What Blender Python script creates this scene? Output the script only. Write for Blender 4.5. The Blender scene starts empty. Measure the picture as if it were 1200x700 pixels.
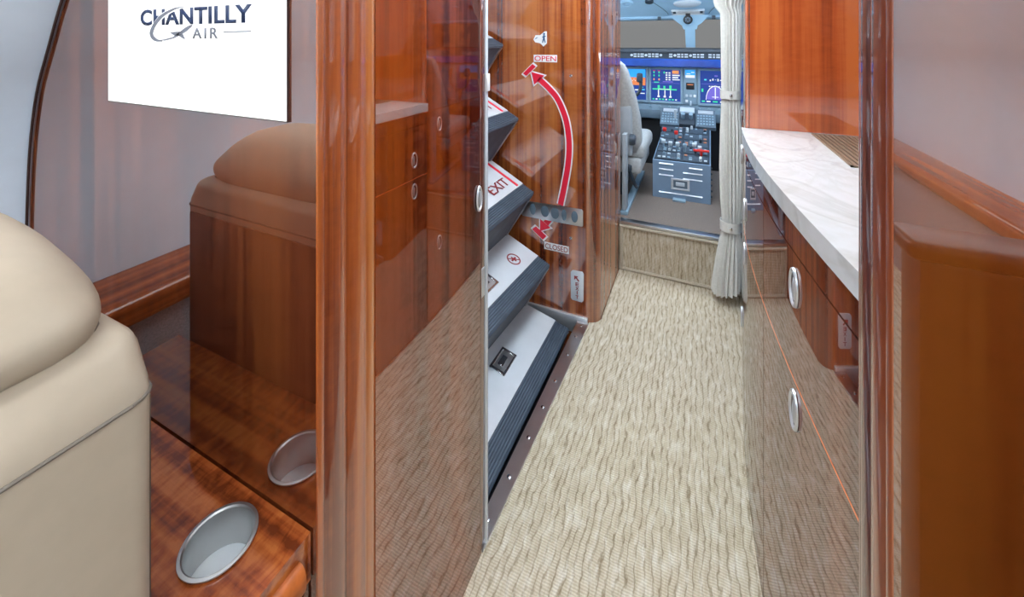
import bpy, bmesh, math, random
import numpy as np
from mathutils import Vector, Matrix
random.seed(7)
SC = bpy.context.scene
COL = SC.collection

# ------------------------------------------------------------------ camera
FPX = 482.908
cam_d = bpy.data.cameras.new('camera'); cam = bpy.data.objects.new('camera', cam_d); COL.objects.link(cam)
cam_d.sensor_fit = 'HORIZONTAL'; cam_d.sensor_width = 36.0; cam_d.lens = 36.0*FPX/1200.0
cam_d.shift_y = -(350-48)/1200.0; cam_d.clip_start = 0.01
cam.location = (0, 0, 1.15); cam.rotation_euler = (math.pi/2, 0, math.radians(24.493))
SC.camera = cam

# ------------------------------------------------------------------ world, exposure
w = bpy.data.worlds.new('world'); SC.world = w; w.use_nodes = True
w.node_tree.nodes['Background'].inputs[0].default_value = (0.78, 0.76, 0.76, 1)
w.node_tree.nodes['Background'].inputs[1].default_value = 0.42
SC.view_settings.view_transform = 'Standard'; SC.view_settings.look = 'None'
SC.view_settings.gamma = 1.0; SC.view_settings.use_curve_mapping = False
SC.view_settings.exposure = 0.0
SC.cycles.sample_clamp_indirect = 4.0

# strength of the lamps, added cove and flood strips included (used by the ceiling-light builder further down)
CABIN_LIGHT = 16.0
ENTRY_LIGHT = 20.5
COCKPIT_LIGHT = 30.0
GALLEY_LIGHT = 15.0

# ------------------------------------------------------------------ materials
MATS = {}
def nmat(name):
    m = bpy.data.materials.new(name); m.use_nodes = True
    nt = m.node_tree; b = nt.nodes['Principled BSDF']; MATS[name] = m
    return m, nt, b
def N(nt, t, **kw):
    n = nt.nodes.new(t)
    for k, v in kw.items(): setattr(n, k, v)
    return n
def ramp(nt, fac, stops):
    r = N(nt, 'ShaderNodeValToRGB'); el = r.color_ramp.elements
    while len(el) > 1: el.remove(el[0])
    el[0].position = stops[0][0]; el[0].color = (*stops[0][1], 1)
    for p, c in stops[1:]:
        e = el.new(p); e.color = (*c, 1)
    nt.links.new(fac, r.inputs[0]); return r.outputs[0]
def mapped(nt, scale, rot=(0,0,0)):
    tc = N(nt, 'ShaderNodeNewGeometry'); mp = N(nt, 'ShaderNodeMapping')
    mp.inputs['Scale'].default_value = scale; mp.inputs['Rotation'].default_value = rot
    nt.links.new(tc.outputs['Position'], mp.inputs[0]); return mp.outputs[0]
def noise(nt, vec, scale=1.0, detail=3, rough=0.5, dist=0.0):
    n = N(nt, 'ShaderNodeTexNoise'); n.inputs['Scale'].default_value = scale
    n.inputs['Detail'].default_value = detail; n.inputs['Roughness'].default_value = rough
    n.inputs['Distortion'].default_value = dist
    nt.links.new(vec, n.inputs['Vector']); return n.outputs['Fac']
def mth(nt, op, a, b=None, c=None):
    n = N(nt, 'ShaderNodeMath', operation=op)
    for i, v in enumerate((a, b, c)):
        if v is None: continue
        if isinstance(v, (int, float)): n.inputs[i].default_value = v
        else: nt.links.new(v, n.inputs[i])
    return n.outputs[0]
def mixc(nt, fac, a, b, mode='MIX'):
    n = N(nt, 'ShaderNodeMix', data_type='RGBA', blend_type=mode)
    if isinstance(fac, (int, float)): n.inputs[0].default_value = fac
    else: nt.links.new(fac, n.inputs[0])
    for i, v in ((6, a), (7, b)):
        if isinstance(v, tuple): n.inputs[i].default_value = (*v, 1)
        else: nt.links.new(v, n.inputs[i])
    return n.outputs[2]
def bump(nt, b, h, strength, dist):
    n = N(nt, 'ShaderNodeBump'); n.inputs['Strength'].default_value = strength
    n.inputs['Distance'].default_value = dist
    nt.links.new(h, n.inputs['Height']); nt.links.new(n.outputs[0], b.inputs['Normal'])

def plain(name, col, rough=0.5, metal=0.0, spec=0.5, coat=0.0, var=0.06, vs=18):
    m, nt, b = nmat(name)
    v = mapped(nt, (vs, vs, vs)); f = noise(nt, v, 1, 4)
    d = tuple(max(0, c*(1-var)) for c in col); l = tuple(min(1, c*(1+var)) for c in col)
    nt.links.new(ramp(nt, f, [(0.3, d), (0.7, l)]), b.inputs['Base Color'])
    b.inputs['Roughness'].default_value = rough; b.inputs['Metallic'].default_value = metal
    b.inputs['Specular IOR Level'].default_value = spec; b.inputs['Coat Weight'].default_value = coat
    return m
def emit(name, col, s):
    m, nt, b = nmat(name)
    b.inputs['Base Color'].default_value = (*[c*0.3 for c in col], 1)
    b.inputs['Emission Color'].default_value = (*col, 1); b.inputs['Emission Strength'].default_value = s
    b.inputs['Roughness'].default_value = 0.3
    return m
def wood(name, dark, mid, light, axis='z', coat_ior=2.1, band=16.0, mottle=0.5, wavy=0.025, spec=0.0):
    m, nt, b = nmat(name)
    def sc(a, g):      # a across the grain, g along
        return {'z': (a, a, g), 'x': (g, a, a), 'y': (a, g, a)}[axis]
    bands = noise(nt, mapped(nt, sc(band, 0.35)), 1, 2, 0.55, 0.3)
    streak = noise(nt, mapped(nt, sc(140, 3.0)), 1, 3, 0.6)
    fig = noise(nt, mapped(nt, sc(26, 75)), 1, 3, 0.6, 0.5)
    big = noise(nt, mapped(nt, sc(3, 1.0)), 1, 2)
    s = mth(nt, 'MULTIPLY_ADD', streak, 0.26, mth(nt, 'MULTIPLY', bands, 0.84))
    s = mth(nt, 'MULTIPLY_ADD', fig, 0.20*mottle, s)
    s = mth(nt, 'MULTIPLY_ADD', big, 0.20, s)
    o = 0.65+0.10*mottle            # mean of the summed pattern
    c = ramp(nt, s, [(o-0.15, dark), (o-0.025, mid), (o+0.11, light)])
    nt.links.new(c, b.inputs['Base Color'])
    b.inputs['Roughness'].default_value = 0.5; b.inputs['Specular IOR Level'].default_value = spec
    b.inputs['Coat Weight'].default_value = 1.0; b.inputs['Coat Roughness'].default_value = 0.015
    b.inputs['Coat IOR'].default_value = coat_ior
    wv = noise(nt, mapped(nt, (5, 5, 5)), 1, 1)
    nb = N(nt, 'ShaderNodeBump'); nb.inputs['Strength'].default_value = wavy; nb.inputs['Distance'].default_value = 0.004
    nt.links.new(wv, nb.inputs['Height']); nt.links.new(nb.outputs[0], b.inputs['Coat Normal'])
    return m

WD, WM, WL = (0.13, 0.019, 0.005), (0.37, 0.068, 0.011), (0.62, 0.165, 0.030)
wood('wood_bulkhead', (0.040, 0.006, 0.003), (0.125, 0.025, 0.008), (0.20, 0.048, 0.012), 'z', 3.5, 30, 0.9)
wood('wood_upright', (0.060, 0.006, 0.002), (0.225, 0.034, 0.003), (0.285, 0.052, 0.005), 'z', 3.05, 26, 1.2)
wood('wood_column', (0.17, 0.028, 0.006), (0.40, 0.088, 0.014), (0.52, 0.16, 0.03), 'z', 2.0, 14, 0.3, 0.0, 0.25)
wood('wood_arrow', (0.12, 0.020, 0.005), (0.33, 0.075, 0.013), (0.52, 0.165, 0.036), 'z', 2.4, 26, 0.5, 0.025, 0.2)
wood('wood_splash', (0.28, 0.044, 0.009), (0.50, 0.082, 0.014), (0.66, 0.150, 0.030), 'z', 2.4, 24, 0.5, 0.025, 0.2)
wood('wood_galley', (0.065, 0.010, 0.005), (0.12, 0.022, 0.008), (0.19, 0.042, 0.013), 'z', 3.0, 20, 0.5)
wood('wood_ledge', (0.15, 0.026, 0.006), (0.34, 0.070, 0.015), (0.52, 0.145, 0.032), 'x', 1.8, 30, 2.4)
wood('wood_rail', (0.15, 0.026, 0.006), (0.34, 0.072, 0.015), (0.52, 0.15, 0.033), 'y', 1.6, 26, 0.9)
wood('wood_right_shaded', (0.045, 0.005, 0.0015), (0.105, 0.018, 0.0025), (0.16, 0.038, 0.005), 'z', 2.9, 14, 0.4)  # weaker light on the right bulkhead put into a darker wood colour
wood('wood_column_shaded', (0.06, 0.009, 0.004), (0.15, 0.028, 0.008), (0.25, 0.06, 0.015), 'z', 1.7, 14, 0.3, 0.0, 0.25)  # same wood as the left column, with the right side's shade coloured in
plain('wood_edge', (0.72, 0.20, 0.05), 0.35, coat=0.6)
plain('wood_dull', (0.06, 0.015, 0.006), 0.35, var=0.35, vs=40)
plain('wood_satin', (0.42, 0.105, 0.022), 0.42, spec=0.3, var=0.3, vs=60)
plain('trim_dark', (0.035, 0.012, 0.010), 0.4)
plain('lining', (0.74, 0.84, 0.94), 0.55, var=0.02)
plain('lining_ceiling', (0.86, 0.87, 0.88), 0.6, var=0.02)
plain('fabric_grey', (0.33, 0.31, 0.32), 0.9, var=0.25, vs=260)
plain('screen_white', (0.9, 0.9, 0.9), 0.3)
MATS['screen_white'] = emit('screen_glow', (1.0, 1.0, 1.0), 0.95)
plain('ink_navy', (0.008, 0.022, 0.075), 0.5, var=0.02)
plain('ink_grey', (0.16, 0.165, 0.19), 0.5, var=0.02)
plain('decal_white', (0.86, 0.86, 0.86), 0.4, var=0.02)
plain('decal_red', (0.78, 0.012, 0.045), 0.4, var=0.04)
plain('decal_dark_red', (0.26, 0.015, 0.02), 0.5, var=0.05)
plain('decal_blue', (0.03, 0.10, 0.22), 0.4)
plain('chrome', (0.72, 0.73, 0.75), 0.12, 1.0, var=0.03)
plain('chrome_soft', (0.60, 0.61, 0.63), 0.28, 1.0, var=0.06)
plain('alu', (0.72, 0.75, 0.78), 0.32, 0.7, var=0.05)
plain('latch_dish', (0.22, 0.20, 0.20), 0.25, 0.9)
plain('cup_steel', (0.62, 0.62, 0.61), 0.38, 1.0, var=0.05)
plain('cup_bottom', (0.88, 0.93, 0.98), 0.5)
plain('step_white', (0.72, 0.78, 0.84), 0.22, 0.15, coat=0.4, var=0.03)
plain('rubber', (0.060, 0.085, 0.120), 0.55, var=0.15)
plain('riser_dark', (0.060, 0.075, 0.105), 0.6, var=0.2)
plain('well_dark', (0.06, 0.06, 0.07), 0.7)
plain('leather', (0.46, 0.375, 0.275), 0.42, spec=0.4, var=0.03, vs=40)
plain('added_panel_brown', (0.10, 0.06, 0.04), 0.5)
plain('leather_seam', (0.16, 0.13, 0.10), 0.6)
plain('curtain', (0.74, 0.74, 0.70), 0.8, var=0.06, vs=90)
plain('cockpit_paint', (0.20, 0.30, 0.43), 0.55, var=0.04)
plain('overhead_paint', (0.36, 0.57, 0.74), 0.6, var=0.03)
plain('panel_light', (0.25, 0.36, 0.45), 0.5, var=0.05)
plain('panel_dark', (0.03, 0.045, 0.065), 0.5, var=0.15)
plain('module_dark', (0.055, 0.080, 0.110), 0.5, var=0.2, vs=80)
plain('panel_mid', (0.11, 0.16, 0.21), 0.5, var=0.12)
plain('glare_blue', (0.015, 0.075, 0.40), 0.25, coat=1.0, var=0.3, vs=6)
plain('key_light', (0.55, 0.62, 0.68), 0.5)
plain('louvre', (0.62, 0.66, 0.70), 0.4, 0.3)
plain('black', (0.008, 0.009, 0.012), 0.5)
plain('switch_red', (0.75, 0.03, 0.02), 0.4)
plain('switch_amber', (0.55, 0.20, 0.10), 0.4)
plain('pilot_fabric', (0.40, 0.41, 0.41), 0.85, var=0.12, vs=70)
plain('pilot_side', (0.34, 0.38, 0.42), 0.7, var=0.1)
plain('bronze', (0.36, 0.27, 0.19), 0.45, 0.6)
plain('cockpit_carpet', (0.20, 0.158, 0.135), 0.95, var=0.35, vs=420)
plain('binding', (0.46, 0.40, 0.31), 0.9, var=0.15, vs=200)
for n, c, s in (('scr_blue', (0.012, 0.045, 0.27), 1.0), ('scr_sky', (0.03, 0.38, 0.95), 1.0), ('scr_earth', (0.80, 0.24, 0.08), 0.9),
                ('scr_white', (0.85, 0.88, 0.9), 0.9), ('scr_green', (0.05, 0.70, 0.32), 0.9), ('scr_orange', (0.9, 0.35, 0.12), 0.9),
                ('scr_violet', (0.16, 0.13, 0.55), 1.0), ('scr_cyan', (0.1, 0.7, 0.9), 0.9), ('scr_red', (0.7, 0.05, 0.10), 0.9)):
    emit(n, c, s)
# glass
m, nt, b = nmat('glass')
tr = N(nt, 'ShaderNodeBsdfTransparent'); gl = N(nt, 'ShaderNodeBsdfGlossy'); gl.inputs['Roughness'].default_value = 0.02
mx = N(nt, 'ShaderNodeMixShader'); fr = N(nt, 'ShaderNodeFresnel'); fr.inputs[0].default_value = 1.3
tr.inputs[0].default_value = (0.86, 0.88, 0.88, 1)
nt.links.new(fr.outputs[0], mx.inputs[0]); nt.links.new(tr.outputs[0], mx.inputs[1]); nt.links.new(gl.outputs[0], mx.inputs[2])
nt.links.new(mx.outputs[0], nt.nodes['Material Output'].inputs[0])
# marble
m, nt, b = nmat('marble')
v = mapped(nt, (1, 1, 1))
n1 = noise(nt, v, 2.6, 6, 0.5, 1.8); n2 = noise(nt, mapped(nt, (1.0, 0.7, 1), (0, 0, 0.7)), 5.0, 5, 0.6, 3.0)
c1 = ramp(nt, n1, [(0.36, (0.82, 0.83, 0.82)), (0.45, (0.77, 0.775, 0.76)), (0.48, (0.68, 0.68, 0.66)), (0.51, (0.80, 0.81, 0.80)), (0.60, (0.77, 0.775, 0.77)), (0.70, (0.86, 0.86, 0.85))])
c2 = ramp(nt, n2, [(0.36, (1, 1, 1)), (0.47, (0.93, 0.92, 0.89)), (0.55, (1, 1, 1)), (0.70, (0.93, 0.935, 0.94))])
nt.links.new(mixc(nt, 1.0, mixc(nt, 0.9, c1, c2, 'MULTIPLY'), (0.82, 0.84, 0.85), 'MULTIPLY'), b.inputs['Base Color'])
b.inputs['Roughness'].default_value = 0.22; b.inputs['Coat Weight'].default_value = 0.35
# ribbed loop carpet: rows of loops across, wavy dark cord lines fore-and-aft
def carpet(name, long_axis, row_axis, tint=1.0):
    m, nt, b = nmat(name)
    g = N(nt, 'ShaderNodeNewGeometry'); sp = N(nt, 'ShaderNodeSeparateXYZ'); nt.links.new(g.outputs['Position'], sp.inputs[0])
    across, along = sp.outputs[row_axis], sp.outputs[long_axis]
    scv = [60, 60, 60]; scv[long_axis] = 22
    wob = noise(nt, mapped(nt, tuple(scv)), 1, 3, 0.6)
    scv2 = [14, 14, 14]; scv2[long_axis] = 8
    wob2 = noise(nt, mapped(nt, tuple(scv2)), 1, 2, 0.5)
    x = mth(nt, 'MULTIPLY_ADD', wob, 0.024, across)
    x = mth(nt, 'MULTIPLY_ADD', wob2, 0.030, x)
    cord = mth(nt, 'PINGPONG', mth(nt, 'MULTIPLY', x, 1/0.0085), 1.0)           # 0..1 across each cord
    rowp = mth(nt, 'MULTIPLY', mth(nt, 'MULTIPLY_ADD', wob, 0.004, along), 2*math.pi/0.0056)
    bead = mth(nt, 'MULTIPLY_ADD', mth(nt, 'SINE', rowp), 0.5, 0.5)
    scv3 = [75, 75, 75]; scv3[long_axis] = 18
    patch = noise(nt, mapped(nt, tuple(scv3)), 1, 3, 0.6)
    line = mth(nt, 'SMOOTH_MIN', mth(nt, 'MULTIPLY', cord, 3.2), 1.0, 0.3)
    linem = mth(nt, 'MAXIMUM', line, mth(nt, 'MULTIPLY_ADD', patch, 3.0, -1.05))
    base = ramp(nt, patch, [(0.28, (0.56*tint, 0.47*tint, 0.335*tint)), (0.52, (0.69*tint, 0.605*tint, 0.46*tint)), (0.74, (0.84*tint, 0.79*tint, 0.69*tint))])
    c = mixc(nt, linem, (0.30*tint, 0.225*tint, 0.14*tint), base)
    c = mixc(nt, mth(nt, 'MULTIPLY', mth(nt, 'SUBTRACT', 1.0, bead), 0.36), c, (0.30*tint, 0.235*tint, 0.15*tint))
    nt.links.new(c, b.inputs['Base Color'])
    b.inputs['Roughness'].default_value = 0.95; b.inputs['Specular IOR Level'].default_value = 0.1
    h = mth(nt, 'MULTIPLY_ADD', bead, 0.4, mth(nt, 'MULTIPLY', linem, 0.6))
    bump(nt, b, h, 0.9, 0.003)
    return m
carpet('carpet', 1, 0); carpet('carpet_riser', 2, 0, 0.90)

# ------------------------------------------------------------------ mesh helpers
WLOC = {}
def link(name, me, mat, parent=None, kind=None, smooth=False, label=None, cat=None, group=None):
    co = np.empty(len(me.vertices)*3); me.vertices.foreach_get('co', co); co = co.reshape(-1, 3)
    lo, hi = co.min(0), co.max(0)
    c = Vector(((lo[0]+hi[0])/2, (lo[1]+hi[1])/2, lo[2]))
    me.transform(Matrix.Translation(-c)); me.name = name
    for mm in (mat if isinstance(mat, (list, tuple)) else [mat]): me.materials.append(MATS[mm])
    if smooth:
        for p in me.polygons: p.use_smooth = True
        if smooth is not True: me.set_sharp_from_angle(angle=math.radians(smooth))
    o = bpy.data.objects.new(name, me); COL.objects.link(o)
    if parent is not None:
        o.parent = parent; o.location = c - WLOC[parent.name]
    else: o.location = c
    WLOC[o.name] = c
    if kind: o['kind'] = kind
    if label: o['label'] = label
    if cat: o['category'] = cat
    if group: o['group'] = group
    return o
def thing(name, loc, label, cat, group=None):
    o = bpy.data.objects.new(name, None); COL.objects.link(o); o.location = loc; o.empty_display_size = 0.05
    WLOC[o.name] = Vector(loc); o['label'] = label; o['category'] = cat
    if group: o['group'] = group
    return o
def bm_mesh(bm, recalc=True):
    if recalc: bmesh.ops.recalc_face_normals(bm, faces=bm.faces)
    me = bpy.data.meshes.new('m'); bm.to_mesh(me); bm.free(); return me
def raw(verts, faces):
    bm = bmesh.new(); vs = [bm.verts.new(v) for v in verts]
    for f in faces: bm.faces.new([vs[i] for i in f])
    return bm_mesh(bm)
def add_box(bm, x, y, z, bev=0.0, seg=2, M=None):
    r = bmesh.ops.create_cube(bm, size=1.0); vs = r['verts']
    for v in vs:
        v.co = Vector(((x[0]+x[1])/2 + v.co.x*(x[1]-x[0]), (y[0]+y[1])/2 + v.co.y*(y[1]-y[0]), (z[0]+z[1])/2 + v.co.z*(z[1]-z[0])))
    if bev > 0:
        es = list({e for v in vs for e in v.link_edges})
        rr = bmesh.ops.bevel(bm, geom=es, offset=bev, segments=seg, profile=0.5, affect='EDGES')
        vs = list({v for f in rr['faces'] for v in f.verts} | {v for v in vs if v.is_valid})
    if M is not None:
        for v in vs: v.co = M @ v.co
    return vs
def box(name, x, y, z, mat, parent=None, bev=0.0, seg=2, M=None, **kw):
    bm = bmesh.new(); add_box(bm, x, y, z, bev, seg, M)
    return link(name, bm_mesh(bm), mat, parent, smooth=(35 if bev > 0 else False), **kw)
def P3(axis, a, b, t):
    return {'x': (t, a, b), 'y': (a, t, b), 'z': (a, b, t)}[axis]
def add_prism(bm, poly, axis, t0, t1, t0b=None):
    n = len(poly)
    A = [bm.verts.new(P3(axis, p[0], p[1], t0)) for p in poly]; B = [bm.verts.new(P3(axis, p[0], p[1], t1)) for p in poly]
    for i in range(n): bm.faces.new((A[i], A[(i+1) % n], B[(i+1) % n], B[i]))
    bm.faces.new(A); bm.faces.new(B[::-1])
    return A+B
def prism(name, poly, axis, t0, t1, mat, parent=None, bev=0.0, seg=2, smooth=False, **kw):
    bm = bmesh.new(); add_prism(bm, poly, axis, t0, t1)
    if bev > 0:
        bmesh.ops.bevel(bm, geom=list(bm.edges), offset=bev, segments=seg, profile=0.5, affect='EDGES'); smooth = 35
    return link(name, bm_mesh(bm), mat, parent, smooth=smooth, **kw)
def add_tube(bm, pts, r, n=8, cap=True):
    pts = [Vector(p) for p in pts]; rings = []
    up = None
    for i, p in enumerate(pts):
        d = (pts[min(i+1, len(pts)-1)] - pts[max(i-1, 0)]).normalized()
        if up is None: up = d.orthogonal().normalized()
        up = (up - d*up.dot(d)).normalized(); s = d.cross(up)
        rr = r[i] if isinstance(r, (list, tuple)) else r
        rings.append([bm.verts.new(p + (up*math.cos(2*math.pi*k/n) + s*math.sin(2*math.pi*k/n))*rr) for k in range(n)])
    for a, b in zip(rings, rings[1:]):
        for k in range(n): bm.faces.new((a[k], a[(k+1) % n], b[(k+1) % n], b[k]))
    if cap: bm.faces.new(rings[0]); bm.faces.new(rings[-1][::-1])
def tube(name, pts, r, mat, parent=None, n=8, **kw):
    bm = bmesh.new(); add_tube(bm, pts, r, n); return link(name, bm_mesh(bm), mat, parent, smooth=40, **kw)
def add_lathe(bm, prof, c, n=32, axis='z', sx=1.0, sy=1.0, M=None, close=True):
    rings = []
    for r, h in prof:
        ring = []
        for k in range(n):
            a = 2*math.pi*k/n; q = (r*math.cos(a)*sx, r*math.sin(a)*sy)
            v = Vector(P3(axis, q[0], q[1], h)) + Vector(c)
            ring.append(bm.verts.new(M @ v if M is not None else v))
        rings.append(ring)
    for a, b in zip(rings, rings[1:]):
        for k in range(n): bm.faces.new((a[k], a[(k+1) % n], b[(k+1) % n], b[k]))
    if close: bm.faces.new(rings[0]); bm.faces.new(rings[-1][::-1])
def lathe(name, prof, c, mat, parent=None, n=32, axis='z', sx=1, sy=1, M=None, close=True, **kw):
    bm = bmesh.new(); add_lathe(bm, prof, c, n, axis, sx, sy, M, close)
    return link(name, bm_mesh(bm), mat, parent, smooth=40, **kw)
def loft(name, rings, mat, parent=None, cap=True, smooth=40, closed=True, **kw):
    bm = bmesh.new(); R = [[bm.verts.new(p) for p in r] for r in rings]; n = len(rings[0])
    for a, b in zip(R, R[1:]):
        for k in range(n if closed else n-1): bm.faces.new((a[k], a[(k+1) % n], b[(k+1) % n], b[k]))
    if cap: bm.faces.new(R[0]); bm.faces.new(R[-1][::-1])
    return link(name, bm_mesh(bm), mat, parent, smooth=smooth, **kw)
def decal(name, polys, y, mat, parent, t=0.0012, **kw):
    """flat outlines in the X-Z plane on an aft-facing wall at y, with real thickness"""
    bm = bmesh.new()
    for p in polys: add_prism(bm, p, 'y', y-t, y)
    return link(name, bm_mesh(bm), mat, parent, **kw)
def text_mesh(s, size, bold=0.0, ext=0.0004, space=1.0):
    cu = bpy.data.curves.new('t', 'FONT'); cu.body = s; cu.size = size; cu.extrude = ext; cu.offset = bold
    cu.align_x = 'CENTER'; cu.align_y = 'CENTER'; cu.space_character = space; cu.resolution_u = 4
    o = bpy.data.objects.new('t', cu); COL.objects.link(o)
    dg = bpy.context.evaluated_depsgraph_get(); me = bpy.data.meshes.new_from_object(o.evaluated_get(dg))
    bpy.data.objects.remove(o); return me
def fit_text(name, s, M, wid, hei, mat, parent, bold=0.0, space=1.0, **kw):
    me = text_mesh(s, 1.0, bold, 0.0, space)
    co = [v.co for v in me.vertices]
    x0, x1 = min(c.x for c in co), max(c.x for c in co); y0, y1 = min(c.y for c in co), max(c.y for c in co)
    bm = bmesh.new(); bm.from_mesh(me)
    bmesh.ops.translate(bm, vec=(-(x0+x1)/2, -(y0+y1)/2, 0), verts=bm.verts)
    bmesh.ops.scale(bm, vec=(wid/(x1-x0), hei/(y1-y0), 1), verts=bm.verts)
    r = bmesh.ops.extrude_face_region(bm, geom=list(bm.faces))
    bmesh.ops.translate(bm, vec=(0, 0, 0.0005), verts=[v for v in r['geom'] if isinstance(v, bmesh.types.BMVert)])
    for v in bm.verts: v.co = M @ v.co
    return link(name, bm_mesh(bm), mat, parent, **kw)
def frame(o, ex, ey):
    ex = Vector(ex).normalized(); ey = Vector(ey); ey = (ey - ex*ey.dot(ex)).normalized(); ez = ex.cross(ey)
    M = Matrix((ex, ey, ez)).transposed().to_4x4(); M.translation = Vector(o); return M
def wallM(x, y, z): return frame((x, y, z), (1, 0, 0), (0, 0, 1))
def ring_pts(c, r, n=24): return [(c[0]+r*math.cos(2*math.pi*k/n), c[1]+r*math.sin(2*math.pi*k/n)) for k in range(n)]
def catmull(pts, m=8):
    P = [Vector(p) for p in pts]; P = [P[0]*2-P[1]] + P + [P[-1]*2-P[-2]]; out = []
    for i in range(1, len(P)-2):
        for k in range(m):
            t = k/m; a, b_, c, d = P[i-1:i+3]
            out.append(0.5*((2*b_) + (c-a)*t + (2*a-5*b_+4*c-d)*t*t + (3*b_-a-3*c+d)*t**3))
    out.append(P[-2]); return out

# ------------------------------------------------------------------ room shell
BY = 0.37            # aft face of the two bulkheads
CX = -0.13           # middle of the cabin
EY0, EY1 = 0.83, 1.66   # entry doorway, aft and forward edge
STEP_Y, CZ = 2.13, 0.24 # cockpit step, cockpit floor height

def slab(name, x, y, z, mat, **kw): return box(name, x, y, z, mat, kind='structure', **kw)
def fl(name, poly, z0, z1, mat): return prism(name, poly, 'z', z0, z1, mat, kind='structure')
fl('floor', [(-1.30, -3.2), (1.05, -3.2), (1.05, 2.13), (-0.37, 2.13), (-0.37, 1.70), (-0.412, 1.661), (-0.446, 0.828), (-0.446, 0.37), (-1.30, 0.37)], -0.03, 0.0, 'carpet')
slab('floor_cockpit', (-0.95, 0.82), (STEP_Y, 3.6), (CZ-0.03, CZ), 'cockpit_carpet')
st = slab('floor_step', (-0.37, 0.185), (STEP_Y-0.012, STEP_Y+0.02), (0.0, CZ-0.012), 'carpet_riser')
for nm, pts in (('trim_1', [(-0.366, STEP_Y-0.014, 0.008), (0.183, STEP_Y-0.014, 0.008)]), ('trim_2', [(-0.366, STEP_Y-0.014, CZ-0.02), (0.183, STEP_Y-0.014, CZ-0.02)]),
                ('trim_3', [(-0.358, STEP_Y-0.014, 0.01), (-0.358, STEP_Y-0.014, CZ-0.02)])):
    tube(nm, pts, 0.008, 'binding', kind='structure')
slab('trim_4', (-0.37, 0.185), (STEP_Y-0.016, STEP_Y+0.03), (CZ-0.010, CZ+0.004), 'chrome_soft', bev=0.003)

# fuselage lining (left, mirrored right) and ceiling
prof = [(-1.30, 0.0), (-1.305, 0.35), (-1.30, 0.60), (-1.296, 0.739), (-1.28, 0.913), (-1.246, 1.04), (-1.195, 1.129), (-1.131, 1.23), (-1.03, 1.36), (-0.90, 1.50), (-0.74, 1.64), (-0.58, 1.74)]
prof = [(p.x, p.y) for p in catmull([Vector((a, b_, 0)) for a, b_ in prof], 4)]
def lining(name, pr, y0, y1, mat, side):
    out = [(x-0.03*side, z) for x, z in pr]
    bm = bmesh.new(); add_prism(bm, list(pr)+out[::-1], 'y', y0, y1)
    return link(name, bm_mesh(bm), mat, kind='structure', smooth=40)
lining('wall_left', prof, -3.2, BY+0.02, 'lining', 1)
profR = [(2*CX-x, z) for x, z in prof]
lining('wall_right', profR, -3.2, 1.37, 'lining', -1)
slab('wall_aft', (-1.34, 1.08), (-3.26, -3.2), (0, 1.85), 'lining')
slab('ceiling', (-0.80, 0.54), (-3.2, 2.13), (1.73, 1.77), 'lining_ceiling')
slab('ceiling_entry', (-1.34, -0.80), (EY0, EY1), (1.73, 1.77), 'lining_ceiling')
slab('ceiling_galley', (0.54, 1.06), (0.37, 1.40), (1.73, 1.77), 'lining_ceiling')
# dark edge between the lining and the left bulkhead
edge = [(x+0.004, z) for x, z in prof if z > 0.6]
bm = bmesh.new(); add_tube(bm, [(x, BY-0.004, z) for x, z in edge], 0.0026, 6); link('trim_5', bm_mesh(bm), 'trim_dark', kind='structure', smooth=True)

# left bulkhead and closet wall: one block, with the fluted corner column as its own moulding
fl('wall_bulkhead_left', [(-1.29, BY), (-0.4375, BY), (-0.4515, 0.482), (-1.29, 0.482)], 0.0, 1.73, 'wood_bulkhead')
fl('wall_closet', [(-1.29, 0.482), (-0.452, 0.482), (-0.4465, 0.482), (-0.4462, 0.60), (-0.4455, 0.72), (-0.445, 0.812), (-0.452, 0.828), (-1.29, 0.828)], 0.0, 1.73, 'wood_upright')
def flutes(xa, xb, y0, y1, sgn):
    pts = []
    # a thin sharp bead, a wide soft round and a second soft round
    segs = [(0.0, 0.10, 0.002), (0.10, 0.46, 0.0055), (0.46, 0.82, 0.0055), (0.82, 1.0, 0.002)]
    for a, b_, d in segs:
        for k in range(9):
            t = k/8; yy = y0+(y1-y0)*(a+(b_-a)*t)
            x = xa+(xb-xa)*(yy-y0)/(y1-y0)
            pts.append((x + sgn*(d*math.sin(math.pi*t)**0.7), yy))
    out = [pts[0]]
    for p in pts[1:]:
        if abs(p[0]-out[-1][0])+abs(p[1]-out[-1][1]) > 1e-5: out.append(p)
    return out
fp = flutes(-0.4345, -0.4485, BY-0.002, 0.482, 1)
prism('trim_6', [(-0.4375, BY-0.002)]+fp+[(-0.4515, 0.482)], 'z', 0.0, 1.73, 'wood_column', smooth=50, kind='structure')
# the right bulkhead and its column
fl('wall_bulkhead_right', [(0.1220, BY+0.003), (1.02, BY+0.003), (1.02, 0.475), (0.135, 0.475)], 0.0, 1.73, 'wood_right_shaded')
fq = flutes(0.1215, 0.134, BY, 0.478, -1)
prism('trim_7', [(0.1225, BY)]+fq+[(0.1365, 0.478)], 'z', 0.0, 1.73, 'wood_column_shaded', smooth=50, kind='structure')

# wall forward of the entry door (with the arrow), rounded corner, jamb to the cockpit
pts = [(-1.25, EY1), (-0.425, EY1)]
for k in range(9):
    a = math.pi/2*k/8; pts.append((-0.425+0.053*math.sin(a), EY1+0.045-0.045*math.cos(a)))
pts += [(-0.372, STEP_Y+0.03), (-1.25, STEP_Y+0.03)]
prism('wall_forward', pts, 'z', -0.25, 1.73, 'wood_arrow', smooth=30, kind='structure')
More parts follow.
